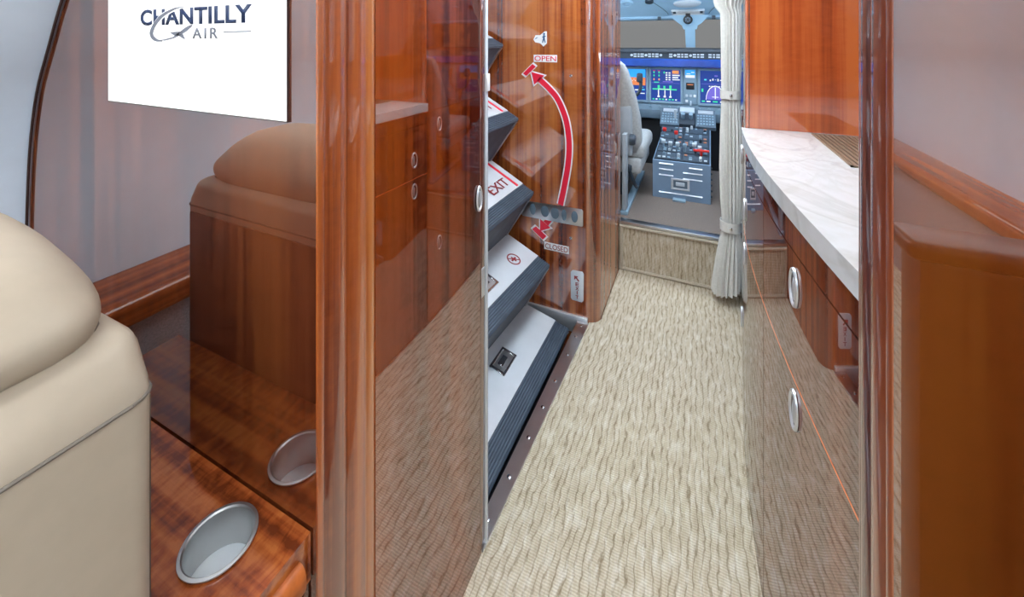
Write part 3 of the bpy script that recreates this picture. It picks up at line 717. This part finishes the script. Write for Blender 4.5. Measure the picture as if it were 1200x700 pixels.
# vent grille in the counter
t = thing('vent_grille', (0.335, 1.18, 0.9), 'bronze slatted vent grille set into the marble countertop', 'vent')
bm = bmesh.new(); vx, vy = (0.272, 0.402), (1.02, 1.335)
for x_, y_ in (((vx[0], vx[0]+0.005), vy), ((vx[1]-0.005, vx[1]), vy), (vx, (vy[0], vy[0]+0.005)), (vx, (vy[1]-0.005, vy[1]))):
    add_box(bm, x_, y_, (0.9002, 0.9035))
link('frame', bm_mesh(bm), 'bronze', t)
box('grille_back', (vx[0]+0.004, vx[1]-0.004), (vy[0]+0.004, vy[1]-0.004), (0.9002, 0.9008), 'trim_dark', t)
sl = None
for i in range(12):
    x = vx[0]+0.010+i*0.0100
    if sl is None: sl = box('slat', (x-0.0030, x+0.0030), (vy[0]+0.005, vy[1]-0.005), (0.9008, 0.9035), 'bronze', t)
    else:
        o = sl.copy(); COL.objects.link(o); o.parent = t; o.location = sl.location + Vector((i*0.0100, 0, 0))
# backsplash / tall cabinet forward of the counter
tall = thing('tall_cabinet', (0.55, 1.73, 0), 'tall glossy wooden cabinet forming the bright orange-red wall behind the counter', 'cabinet')
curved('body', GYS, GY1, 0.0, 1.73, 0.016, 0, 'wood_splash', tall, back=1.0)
for a, b_, z0, z1 in ((GYS+0.001, 1.72, 0.006, 0.618), (1.72, GY1, 0.006, 0.618), (GYS+0.001, 1.72, 0.618, 0.864), (1.72, GY1, 0.618, 0.864)):
    f_ = curved('door_front', a+g, b_-g, z0+g, z1-g, 0.0, 0.017, 'wood_galley', tall)
    if a < 1.5: handle(1.45, 0.30 if z0 < 0.1 else 0.80, f_)
curved('door_front', GYS+0.001, GY1-g, 0.866, 1.73, 0.004, 0.013, 'wood_galley', tall)
box('splash_panel', (0.130, 0.96), (GYS-0.005, GYS-0.0005), (0.9005, 1.73), 'wood_splash', tall)
box('corner_moulding', (0.1195, 0.1285), (GYS-0.008, GYS+0.004), (0.9005, 1.73), 'wood_splash', tall, bev=0.002)
slab('wall_galley', (0.98, 1.02), (0.476, GYS), (0.0, 1.73), 'wood_splash')

# ------------------------------------------------------------------ gathered curtain
cu = thing('curtain', (0.125, 2.04, 0.05), 'cream pleated curtain gathered with two tie bands beside the cockpit step', 'curtain')
rings = []; nf = 20; n = nf*6
levels = [1.73, 1.5, 1.34, 1.30, 1.27, 1.20, 1.05, 0.95, 0.915, 0.88, 0.75, 0.60, 0.45, 0.37, 0.342, 0.31, 0.26, 0.20, 0.14, 0.09, 0.06]
rad = [0.062, 0.058, 0.054, 0.046, 0.038, 0.037, 0.036, 0.034, 0.0325, 0.034, 0.038, 0.040, 0.038, 0.033, 0.0315, 0.034, 0.040, 0.044, 0.047, 0.049, 0.050]
for z, r in zip(levels, rad):
    low = max(0, 0.34-z); ring = []
    cxx = 0.1245-0.07*low-(0.012 if z > 1.28 else 0); sq = 1.0+0.3*low
    for j in range(n):
        a = 2*math.pi*j/n; fold = math.cos(nf*a + 1.3*math.sin(2*a) + 2.2*z)
        rr = 0.92*r*(1+0.23*fold+0.05*math.sin(5*a+7*z))
        zz = z - (0.02*math.cos(a+2.4) if z < 0.07 else 0)
        ring.append((cxx+rr*math.cos(a)*sq, 2.035+rr*math.sin(a)*0.9, zz))
    rings.append(ring)
fine = []
for a, b_ in zip(rings, rings[1:]):
    for k in range(3): fine.append([tuple(np.array(p)*(1-k/3)+np.array(q)*(k/3)) for p, q in zip(a, b_)])
fine.append(rings[-1])
loft('curtain_cloth', fine, 'curtain', cu, smooth=60)
for z, r, h in ((0.916, 0.0405, 0.018), (0.345, 0.041, 0.021)):
    lathe('tie_band', [(r-0.001, -h), (r+0.0005, -h), (r+0.001, h), (r-0.001, h)], (0.1225, 2.035, z), 'curtain', cu, n=32, close=False)
    box('tie_clip', (0.1225-0.006, 0.1225+0.004), (1.988, 1.995), (z-0.006, z+0.006), 'chrome', cu, bev=0.001)

# ------------------------------------------------------------------ cockpit
MX = -0.0625                     # cockpit centre line
slab('wall_cockpit_left', (-0.98, -0.95), (STEP_Y+0.03, 3.6), (CZ, 1.75), 'cockpit_paint')
slab('wall_cockpit_right', (0.82, 0.85), (STEP_Y, 3.6), (CZ, 1.75), 'cockpit_paint')
slab('wall_cockpit_aft', (0.185, 0.85), (GY1+0.001, STEP_Y+0.03), (0.0, 1.75), 'cockpit_paint')
prism('ceiling_cockpit', [(STEP_Y, 1.70), (2.55, 1.56), (3.16, 1.327), (3.16, 1.36), (2.55, 1.62), (STEP_Y, 1.75)], 'x', -0.95, 0.82, 'overhead_paint', kind='structure', smooth=False)
oz = lambda y: 1.327+(3.16-y)*0.233/0.61 if y > 2.55 else 1.56+(2.55-y)*0.14/0.42
ceiling_light((MX-0.45, MX-0.15), (2.35, 2.55), (1.545, 1.56), 'lamp_cockpit', 'cockpit dome light over the left pilot seat')
ceiling_light((MX+0.15, MX+0.45), (2.35, 2.55), (1.545, 1.56), 'lamp_cockpit', 'cockpit dome light over the right pilot seat')
for sx, lab in ((-1, 'added slim fill light on the left cockpit side wall, out of view'), (1, 'added slim fill light on the right cockpit side wall, out of view')):  # unseen floods, added to brighten the cockpit overhead
    x0, x1 = sorted((MX+sx*0.872, MX+sx*0.882))
    t = thing('added_flood', ((x0+x1)/2, 2.75, 0.98), lab, 'light')
    box('housing', (x0, x1), (2.45, 3.05), (0.97, 1.06), 'panel_mid', t); xa, xb = sorted((MX+sx*0.868, MX+sx*0.872))
    box('lens', (xa, xb), (2.46, 3.04), (0.98, 1.05), 'lamp_cockpit', t)
# windscreens, one pane either side of the centre post
for i, (x0, x1) in enumerate(((-0.90, MX-0.02), (MX+0.03, 0.78))):
    wdo = prism('window_%d' % (i+1), [(3.30, 1.06), (3.17, 1.345), (3.176, 1.348), (3.306, 1.063)], 'x', x0, x1, 'glass', kind='structure')
prism('trim_13', [(3.155, 1.312), (3.205, 1.300), (3.215, 1.345), (3.155, 1.36)], 'x', -0.95, 0.82, 'overhead_paint', kind='structure')
t = thing('windscreen_post', (MX, 3.2, 1.09), 'grey-blue centre post between the two cockpit windscreens', 'post')
def sloped(name, x_pairs, y0, mat, thick):
    """front-facing plate: list of (x0, x1, z) rows, leaning forward like the glass"""
    R_ = []
    for x0, x1, z in x_pairs:
        y = 3.13+(1.30-z)*0.40+y0; R_.append([(x0, y, z), (x1, y, z), (x1, y+thick, z), (x0, y+thick, z)])
    return loft(name, R_, mat, t, smooth=False)
sloped('post_bar', [(-0.090, -0.028, 1.104), (-0.096, -0.030, 1.245)], 0.0, 'overhead_paint', 0.03)
sloped('post_collar', [(-0.104, -0.020, 1.232), (-0.112, -0.014, 1.250), (-0.112, -0.014, 1.258)], -0.010, 'overhead_paint', 0.05)
sloped('post_head', [(-0.112, -0.016, 1.256), (-0.135, 0.012, 1.275), (-0.165, 0.035, 1.30), (-0.20, 0.06, 1.33)], -0.006, 'overhead_paint', 0.04)
# overhead fittings
def on_overhead(x, y, dz=0.0): return frame((x, y, oz(y)-dz), (1, 0, 0), (0, -0.61, 0.233))
Mo = on_overhead(-0.075, 3.085)
t = thing('map_light', (-0.075, 3.085, oz(3.085)), 'rectangular white light with chrome bezel above the windscreen post', 'light')
bm = bmesh.new()
for x_, y_ in (((-0.105, 0.105), (-0.034, -0.026)), ((-0.105, 0.105), (0.026, 0.034)), ((-0.105, -0.095), (-0.03, 0.03)), ((0.095, 0.105), (-0.03, 0.03))):
    add_box(bm, x_, y_, (0.0, 0.016), 0.003, 2, M=Mo)
link('bezel', bm_mesh(bm), 'louvre', t, smooth=40)
box('lens', (-0.075, 0.075), (-0.024, 0.024), (0.0, 0.008), 'decal_white', t, M=Mo)
for s in (-1, 1): box('end_block', sorted((s*0.077, s*0.094)), (-0.022, 0.022), (0.0, 0.009), 'panel_dark', t, M=Mo)
lathe('dome_lens', [(1.0, 0.0), (0.97, 0.010), (0.8, 0.017), (0.4, 0.021), (0.02, 0.022)], (0, 0, 0), 'key_light', None, n=32, M=on_overhead(-0.076, 2.965) @ Matrix.Diagonal((0.085, 0.045, 1, 1)),
      label='pale oval lens on the cockpit ceiling above the rectangular light', cat='light')
t = thing('standby_compass', (-0.075, 3.12, 1.27), 'black round standby compass hanging above the windscreen post', 'compass')
lathe('housing', [(0.001, -0.02), (0.024, -0.02), (0.030, -0.012), (0.030, 0.02), (0.02, 0.028), (0.001, 0.028)], (-0.075, 3.105, 1.297), 'black', t, n=24, axis='y', close=False)
lathe('dial', [(0.001, -0.0215), (0.019, -0.0205)], (-0.075, 3.105, 1.297), 'panel_mid', t, n=20, axis='y', close=False)
for a in (0, 60, 120):
    box('dial_spoke', (-0.019, 0.019), (-0.0015, 0.0015), (0, 0.002), 'black', t, M=frame((-0.075, 3.083, 1.297), (math.cos(math.radians(a)), 0, math.sin(math.radians(a))), (-math.sin(math.radians(a)), 0, math.cos(math.radians(a)))))
box('mount', (-0.090, -0.060), (3.10, 3.13), (1.32, 1.345), 'black', t)
for x, lab in ((-0.265, 'left small black hook at the top of the windscreen'), (0.087, 'right small black hook at the top of the windscreen')):
    box('visor_hook', (x-0.011, x+0.011), (3.13, 3.155), (1.300, 1.325), 'panel_dark', None, bev=0.003, label=lab, cat='hook')
for sx, lab in ((-1, 'left curved seam line on the cockpit ceiling beside the lights'), (1, 'right curved seam line on the cockpit ceiling beside the lights')):
    P = [(MX-0.01+sx*(0.13+0.13*(k/8)**1.4), 3.13-0.26*k/8) for k in range(9)]
    o = tube('trim_1%d' % (4 if sx < 0 else 5), [(x, y, oz(y)-0.001) for x, y in P], 0.0022, 'panel_mid', kind='structure', n=6)
lathe('reading_light', [(0.045, 0.0), (0.043, 0.012), (0.030, 0.014), (0.026, 0.006), (0.001, 0.004)], (0, 0, 0), 'overhead_paint', None, n=24, M=on_overhead(-0.46, 2.93), close=False,
      label='round reading light on the cockpit ceiling above the left windscreen', cat='light')
lathe('air_vent', [(0.028, 0.0), (0.026, 0.014), (0.014, 0.016), (0.001, 0.012)], (0, 0, 0), 'panel_dark', None, n=20, M=on_overhead(-0.31, 2.915), close=False,
      label='dark round air nozzle on the cockpit ceiling', cat='vent')

# instrument panel with glareshield
ip = thing('instrument_panel', (MX, 3.2, 0.60), 'grey-blue cockpit instrument panel with four large blue displays', 'instrument panel')
PY = 3.185
box('panel_face', (-0.94, 0.81), (PY, PY+0.06), (0.62, 0.965), 'panel_light', ip)
box('panel_lower', (-0.94, 0.81), (PY-0.03, PY+0.06), (0.585, 0.645), 'panel_mid', ip, bev=0.008)
# glareshield: keyed switch strip, glossy blue band, padded top
gs = thing('glareshield', (MX, 3.1, 0.955), 'dark glareshield with a row of pale keys above the displays', 'glareshield')
def gx(x): return 0.05*((x-MX)/0.8)**2
def bent(name, pr, mat, parent, x0=-0.94, x1=0.81, n=20, **kw):
    R_ = []
    for k in range(n+1):
        x = x0+(x1-x0)*k/n; R_.append([(x, y, z-gx(x)*0.15) for y, z in pr])
    return loft(name, R_, mat, parent, smooth=30, **kw)
bent('padded_top', [(3.045, 1.082), (3.05, 1.094), (3.10, 1.102), (3.24, 1.10), (3.24, 1.07), (3.045, 1.072)], 'panel_dark', gs)
bent('key_strip', [(3.062, 1.026), (3.062, 1.073), (3.183, 1.073), (3.183, 1.026)], 'panel_dark', gs)
bent('gloss_band', [(3.075, 0.966), (3.060, 0.975), (3.056, 1.018), (3.062, 1.026), (3.183, 1.026), (3.183, 0.966)], 'glare_blue', gs)
kx = -0.455
for i in range(34):
    wk = [0.016, 0.020, 0.013, 0.022][i % 4]
    if i in (9, 10, 20, 27): kx += 0.020; continue
    if i % 4 == 0:
        lathe('knob', [(0.009, 0.0), (0.009, -0.012), (0.006, -0.015), (0.001, -0.015)], (kx+0.009, 3.062, 1.05-gx(kx)*0.15), 'key_light', gs, n=12, axis='y', close=False)
    else:
        box('key', (kx, kx+wk), (3.056, 3.062), (1.052-gx(kx)*0.15, 1.062-gx(kx)*0.15), 'key_light', gs); box('key', (kx, kx+wk), (3.056, 3.062), (1.036-gx(kx)*0.15, 1.046-gx(kx)*0.15), 'key_light', gs)
    kx += wk+0.007

def rect(x0, x1, z0, z1): return [(x0, z0), (x1, z0), (x1, z1), (x0, z1)]
def display(cx, kind):
    w_, z0, z1 = 0.204, 0.712, 0.944
    bz = bmesh.new()
    for x_, z_ in (((cx-0.116, cx-0.1), (z0-0.016, z1+0.014)), ((cx+0.1, cx+0.116), (z0-0.016, z1+0.014)), ((cx-0.1, cx+0.1), (z0-0.016, z0+0.002)), ((cx-0.1, cx+0.1), (z1-0.002, z1+0.014))):
        add_box(bz, x_, (PY-0.014, PY), z_, 0.003, 1)
    d = link('display', bm_mesh(bz), 'panel_light', ip, smooth=35)
    box('screen', (cx-0.1, cx+0.1), (PY-0.006, PY), (z0, z1), 'scr_blue', d)
    y = PY-0.006
    def gfx(col, polys, lvl=0): decal('graphics', [[(cx+a*0.1, z0+(z1-z0)*b__) for a, b__ in p] for p in polys], y-0.0006*lvl, col, d, 0.0006)
    R_ = lambda a0, a1, b0, b1: [(a0, b0), (a1, b0), (a1, b1), (a0, b1)]
    rnd = random.Random(kind*11+3)
    if kind == 0:      # attitude display
        gfx('scr_sky', [R_(-0.75, 0.95, 0.72, 0.98)]); gfx('scr_earth', [R_(-0.75, 0.95, 0.47, 0.72)])
        gfx('scr_white', [R_(-0.2+0.1*i, -0.15+0.1*i, 0.6+0.04*(i % 2), 0.63+0.04*(i % 2)) for i in range(5)]+[R_(0.55, 0.9, 0.20, 0.23), R_(0.2, 0.45, 0.30, 0.34)], 1)
        gfx('scr_cyan', [R_(0.55, 0.9, 0.32, 0.35), R_(0.5, 0.8, 0.40, 0.42)])
    elif kind == 1:    # engine display with fuel synoptic
        dots = lambda col, xs, zs: gfx(col, [[(a+0.055*math.cos(q*math.pi/4), b__+0.035*math.sin(q*math.pi/4)) for q in range(8)] for a in xs for b__ in zs])
        dots('scr_green', (-0.80, -0.45), (0.80, 0.90)); dots('scr_orange', (-0.8, -0.45), (0.68,)); dots('scr_green', (-0.1,), (0.9,))
        gfx('scr_red', [R_(-0.88, -0.7, 0.94, 0.96), R_(-0.55, -0.36, 0.94, 0.96)])
        gfx('scr_orange', [R_(0.45, 0.88, 0.87, 0.97)]); gfx('scr_white', [R_(0.45, 0.95, 0.80+0.0, 0.84), R_(0.45, 0.85, 0.73, 0.77), R_(0.45, 0.95, 0.67, 0.70)])
        gfx('scr_white', [R_(0.0+0.2*i, 0.13+0.2*i, 0.66+0.07*j, 0.70+0.07*j) for i in range(2) for j in range(4)])
        gfx('scr_violet', [R_(-0.95, 0.95, 0.565, 0.575), R_(-0.2, 0.5, 0.60, 0.63)])
        gfx('scr_green', [R_(-0.9, 0.75, 0.355, 0.395), R_(-0.55, -0.40, 0.39, 0.50), R_(-0.15, -0.02, 0.39, 0.48), R_(0.25, 0.40, 0.39, 0.50), R_(-0.8, -0.45, 0.575, 0.605)])
        gfx('scr_white', [R_(-0.52, -0.45, 0.15, 0.35), R_(-0.08, -0.02, 0.15, 0.35), R_(0.30, 0.36, 0.15, 0.35), R_(-0.5, 0.35, 0.37, 0.385), R_(-0.56, -0.40, 0.12, 0.17), R_(-0.14, 0.02, 0.12, 0.17), R_(0.24, 0.40, 0.12, 0.17)], 1)
        gfx('scr_green', [R_(-0.9+0.22*i, -0.76+0.22*i, 0.04, 0.08) for i in range(8) if i % 3 != 1]); gfx('scr_white', [R_(-0.9+0.22*i, -0.78+0.22*i, 0.04, 0.08) for i in (1, 4, 7)])
    else:              # navigation display
        arcp = lambda r0, r1: [[(-0.05+r*math.cos(a), 0.12+0.86*r*math.sin(a)*0.42/0.5) for r, a in ((r0, a0), (r1, a0), (r1, a0+0.32), (r0, a0+0.32))] for a0 in [math.pi*i/10 for i in range(10)]]
        gfx('scr_violet', [[(-0.05+0.56*math.cos(math.pi*i/12), 0.13+0.40*math.sin(math.pi*i/12)) for i in range(13)]])
        gfx('scr_white', arcp(0.56, 0.60), 1)
        gfx('scr_violet', [R_(-0.95, 0.95, 0.59, 0.60), R_(-0.1, 0.1, 0.82, 0.86), R_(0.4, 0.6, 0.78, 0.80)])
        gfx('scr_white', [R_(-0.4+0.16*i, -0.32+0.16*i, 0.68+0.02*(i % 3), 0.73+0.03*(i % 2)) for i in range(7)]+[R_(-0.45+0.15*i, -0.36+0.15*i, 0.51, 0.54) for i in range(7)])
        gfx('scr_green', [R_(-0.92, -0.8, 0.35, 0.45), R_(-0.9, -0.7, 0.05, 0.09), R_(-0.2, 0.1, 0.05, 0.09), R_(0.8, 0.92, 0.68, 0.75)])
        gfx('scr_white', [R_(-0.6, -0.35, 0.05, 0.09), R_(0.25, 0.5, 0.05, 0.09)]); gfx('scr_cyan', [R_(-0.75, -0.6, 0.70, 0.74)])
        gfx('scr_white', [R_(-0.08, -0.02, 0.15, 0.50), R_(-0.25, 0.15, 0.20, 0.22)], 2)
display(-0.460, 0); display(-0.225, 1); display(0.103, 2); display(0.338, 0)
# centre column: standby instrument, small gauge, buttons
sb = box('standby_column', (-0.105, -0.018), (PY-0.008, PY), (0.700, 0.955), 'panel_light', ip, bev=0.002)
box('standby_screen', (-0.094, -0.030), (PY-0.012, PY-0.007), (0.888, 0.944), 'scr_sky', sb)
decal('graphics', [rect(-0.092, -0.032, 0.889, 0.908), rect(-0.085, -0.06, 0.915, 0.920), rect(-0.055, -0.035, 0.925, 0.930)], PY-0.012, 'scr_white', sb, 0.0006)
box('gauge', (-0.088, -0.034), (PY-0.014, PY-0.007), (0.806, 0.854), 'black', sb, bev=0.003)
decal('graphics', [rect(-0.080, -0.042, 0.838, 0.843)], PY-0.014, 'scr_earth', sb, 0.0006)
for i, (x, z, c) in enumerate(((-0.092, 0.752, 'key_light'), (-0.066, 0.752, 'key_light'), (-0.040, 0.752, 'decal_white'), (-0.092, 0.714, 'decal_white'))):
    box('button', (x, x+0.016), (PY-0.013, PY-0.007), (z, z+0.018), c, sb, bev=0.002)
tube('gear_lever', [(-0.058, PY-0.008, 0.722), (-0.058, PY-0.03, 0.716), (-0.058, PY-0.032, 0.696)], 0.005, 'key_light', sb)
for i in range(9):
    x = -0.33+0.065*i
    lathe('knob', [(0.010, 0.0), (0.009, -0.014), (0.001, -0.016)], (x, PY, 0.672), 'panel_light', ip, n=12, axis='y', close=False)
box('footwell_panel', (-0.94, 0.81), (PY+0.03, PY+0.05), (CZ, 0.600), 'black', ip)

# centre pedestal
pd = thing('center_pedestal', (MX-0.03, 2.75, CZ), 'grey-blue centre pedestal with louvred end, levers and red handle', 'pedestal')
pl, pr_ = -0.251, 0.056; ptop = lambda y: 0.457+(y-2.54)*0.28 if y < 2.96 else 0.575+(y-2.96)*0.42
xl = lambda y: pl+(y-2.54)*0.07; xr = lambda y: pr_+(y-2.54)*0.02
R_ = []
for y, zt in ((2.54, 0.455), (2.96, 0.572), (3.155, 0.660)):
    R_.append([(xl(y), y, CZ), (xr(y), y, CZ), (xr(y), y, zt), (xl(y), y, zt)])
loft('body', R_, 'cockpit_paint', pd, smooth=False)
bm = bmesh.new()
vs = [(xl(2.55)+0.006, 2.548, 0.458), (xr(2.55)-0.006, 2.548, 0.458), (xr(2.95)-0.006, 2.955, 0.572), (xl(2.95)+0.006, 2.955, 0.572)]
tp_ = raw([*vs, *[(a, b_, c+0.004) for a, b_, c in vs]], [(0, 1, 2, 3), (4, 5, 6, 7), (0, 1, 5, 4), (1, 2, 6, 5), (2, 3, 7, 6), (3, 0, 4, 7)])
pt = link('top_panel', tp_, 'panel_dark', pd)
fy = 2.5385
for x0, x1, z in ((-0.215, -0.138, 0.440), (-0.215, -0.138, 0.408), (-0.215, -0.138, 0.375), (-0.055, 0.014, 0.430), (-0.086, 0.014, 0.400), (-0.086, 0.014, 0.366), (-0.215, 0.014, 0.275)):
    prism('louvre', [(fy+0.002, z-0.0025), (fy-0.005, z-0.0025), (fy+0.002, z+0.003)], 'x', x0, x1, 'louvre', pd)
bm = bmesh.new()
for x_, z_ in (((-0.150, -0.138), (0.298, 0.362)), ((-0.064, -0.052), (0.298, 0.362)), ((-0.14, -0.06), (0.298, 0.308)), ((-0.14, -0.06), (0.352, 0.362))): add_box(bm, x_, (fy-0.005, fy+0.001), z_, 0.001, 1)
lt = link('latch_frame', bm_mesh(bm), 'louvre', pd)
box('latch_pad', (-0.125, -0.078), (fy-0.004, fy+0.001), (0.320, 0.342), 'key_light', lt, bev=0.002); box('latch_recess', (-0.138, -0.064), (fy-0.0015, fy+0.001), (0.308, 0.352), 'panel_mid', lt)
box('base_tab', (-0.140, -0.072), (2.500, 2.54), (CZ, CZ+0.012), 'panel_light', pd, bev=0.003)
for i in range(6):
    z = 0.27+0.032*i; lathe('side_stud', [(0.006, 0.0), (0.006, 0.006), (0.001, 0.008)], (pr_+0.001, 2.58, z), 'panel_dark', pd, n=8, axis='x', close=False)
# console details: modules, knobs, keys, trim wheels and the red handle
def top_M(x, y): return frame((x, y, ptop(y)+0.004), (1, 0, 0), (0, 1, 0.28))
rnd = random.Random(4)
for r in range(5):
    for c in range(2):
        x = (-0.165 if c == 0 else -0.022); y = 2.585+0.082*r
        mo = box('module', (-0.066, 0.066), (-0.036, 0.036), (0, 0.003), 'module_dark', pt, M=top_M(x, y), bev=0.001)
        for i in range(5):
            for j in range(3):
                q = rnd.random(); ox, oy = -0.052+0.026*i, -0.022+0.022*j
                if q < 0.28:
                    box('key', (ox-0.008, ox+0.008), (oy-0.006, oy+0.006), (0.003, 0.007), rnd.choice(['key_light', 'panel_light', 'panel_light', 'switch_amber']), mo, M=top_M(x, y))
                elif q < 0.46:
                    hh = rnd.uniform(0.012, 0.024)
                    lathe('knob', [(0.008, 0.003), (0.007, hh), (0.001, hh+0.002)], (ox, oy, 0), rnd.choice(['panel_light', 'key_light', 'panel_dark']), mo, n=10, M=top_M(x, y), close=False)
for x, y, c in ((-0.205, 2.83, 'switch_red'), (-0.135, 2.80, 'switch_red'), (-0.200, 2.68, 'key_light'), (-0.160, 2.66, 'key_light'), (-0.120, 2.66, 'key_light'), (-0.03, 2.67, 'key_light'), (0.0, 2.64, 'key_light'), (-0.08, 2.65, 'panel_light')):
    lv = tube('lever', [top_M(x, y) @ Vector((0, 0, 0)), top_M(x, y) @ Vector((0, -0.005, 0.035))], [0.006, 0.005], 'panel_light', pd, n=8)
    bm = bmesh.new(); add_box(bm, (-0.011, 0.011), (-0.014, 0.006), (0.032, 0.054), 0.004, 2, M=top_M(x, y)); link('lever_knob', bm_mesh(bm), c, lv, smooth=40)
rh = tube('release_handle', [top_M(0.008, 2.62) @ Vector((0, 0, 0)), top_M(0.008, 2.62) @ Vector((0, -0.004, 0.034))], 0.007, 'switch_red', pd)
box('handle_bar', (-0.042, 0.042), (-0.010, 0.004), (0.030, 0.042), 'switch_red', rh, bev=0.004, M=top_M(0.008, 2.62))
# keyboards either side of the throttle quadrant
def q_M(x, y): return frame((x, y, 0.575+(y-2.96)*0.45+0.006), (1, 0, 0), (0, 1, 0.62))
for x in (-0.185, 0.035):
    kb = box('keyboard_unit', (-0.060, 0.060), (-0.085, 0.085), (0, 0.03), 'panel_mid', pd, bev=0.004, M=q_M(x, 3.03))
    box('keyboard_screen', (-0.046, 0.046), (0.040, 0.072), (0.030, 0.033), 'louvre', kb, M=q_M(x, 3.03))
    for i in range(6):
        for j in range(4):
            box('key', (-0.050+0.0175*i, -0.039+0.0175*i), (-0.070+0.026*j, -0.056+0.026*j), (0.030, 0.035), 'panel_light', kb, M=q_M(x, 3.03))
qd = box('throttle_quadrant', (-0.050, 0.050), (-0.085, 0.085), (0, 0.034), 'panel_dark', pd, bev=0.006, M=q_M(-0.078, 3.04))
box('quadrant_cover', (-0.046, 0.046), (0.02, 0.07), (0.034, 0.050), 'key_light', qd, bev=0.004, M=q_M(-0.078, 3.04))
for ox in (-0.024, 0.024):
    tube('throttle_lever', [q_M(-0.078+ox, 3.03) @ Vector((0, -0.02, 0.03)), q_M(-0.078+ox, 3.03) @ Vector((0, -0.03, 0.085))], [0.010, 0.013], 'panel_light', qd, n=8)
tube('speedbrake_lever', [(-0.150, 3.00, 0.62), (-0.150, 2.975, 0.69)], [0.006, 0.010], 'key_light', pd)

# control yoke in front of the left display
yk = thing('control_yoke', (-0.435, 3.0, CZ), 'black control yoke in front of the left pilot display', 'yoke')
tube('column', [(-0.46, 3.02, CZ), (-0.46, 2.98, 0.62), (-0.46, 3.02, 0.75)], 0.02, 'panel_dark', yk, n=10)
tube('wheel', [tuple(p) for p in catmull([(-0.56, 3.0, 0.88), (-0.55, 3.0, 0.80), (-0.50, 3.0, 0.755), (-0.43, 3.0, 0.755), (-0.385, 3.0, 0.795), (-0.375, 3.0, 0.86), (-0.385, 3.0, 0.90)], 4)], 0.012, 'panel_dark', yk, n=8)
for x in (-0.56, -0.385): box('grip', (x-0.018, x+0.022), (2.975, 3.02), (0.86, 0.925), 'panel_dark', yk, bev=0.012, seg=3)

# pilot seats
def pilot_seat(s, label):
    f = lambda x: x if s < 0 else 2*MX-x
    fx = lambda a, b_: tuple(sorted((f(a), f(b_))))
    t = thing('pilot_seat', (f(-0.5), 2.5, CZ), label, 'pilot seat')
    rings = []
    for z, yb, xi, xo, th in ((0.53, 2.40, -0.30, -0.72, 0.05), (0.60, 2.395, -0.292, -0.73, 0.055), (0.72, 2.375, -0.298, -0.73, 0.058), (0.84, 2.345, -0.318, -0.71, 0.055), (0.93, 2.32, -0.340, -0.69, 0.052),
                              (0.985, 2.305, -0.355, -0.67, 0.050), (1.02, 2.295, -0.372, -0.65, 0.042), (1.042, 2.29, -0.395, -0.63, 0.025)):
        ring = []; c, h_ = (xi+xo)/2, (xi-xo)/2
        for j in range(28):
            a = 2*math.pi*j/28; ca, sa = math.cos(a), math.sin(a)
            ring.append((f(c+h_*math.copysign(abs(ca)**0.35, ca)), yb+th*math.copysign(abs(sa)**0.5, sa), z))
        rings.append(ring)
    loft('backrest', rings, 'pilot_fabric', t, smooth=True)
    box('back_shell', fx(-0.70, -0.335), (2.300, 2.345), (0.52, 0.80), 'pilot_side', t, bev=0.015)
    box('seat_cushion', fx(-0.74, -0.275), (2.36, 2.80), (0.49, 0.585), 'pilot_fabric', t, bev=0.035, seg=4)
    box('seat_pan', fx(-0.72, -0.292), (2.34, 2.76), (0.415, 0.50), 'pilot_fabric', t, bev=0.02, seg=3)
    box('seat_post', fx(-0.64, -0.40), (2.42, 2.66), (CZ+0.02, 0.43), 'panel_dark', t, bev=0.01)
    for x in (-0.66, -0.36): box('floor_rail', fx(x-0.018, x+0.018), (2.20, 2.95), (CZ, CZ+0.02), 'panel_light', t, bev=0.003)
    box('side_bracket', fx(-0.372, -0.350), (2.21, 2.27), (CZ+0.02, 0.66), 'pilot_side', t, bev=0.004)
    lathe('adjust_knob', [(0.030, 0.0), (0.030, 0.02), (0.024, 0.03), (0.001, 0.03)], (f(-0.345), 2.30, 0.615), 'panel_dark', t, n=20, axis='x', close=False)
    lv = tube('adjust_lever', [(f(-0.355), 2.32, 0.45), (f(-0.33), 2.36, 0.36), (f(-0.32), 2.38, 0.335)], 0.010, 'panel_dark', t)
    lathe('lever_cap', [(0.001, -0.02), (0.018, -0.012), (0.018, 0.012), (0.001, 0.02)], (f(-0.355), 2.32, 0.455), 'panel_dark', lv, n=12, close=False)
pilot_seat(-1, 'grey fabric pilot seat left of the centre pedestal')
pilot_seat(1, 'grey fabric pilot seat right of the pedestal, mostly behind the curtain')
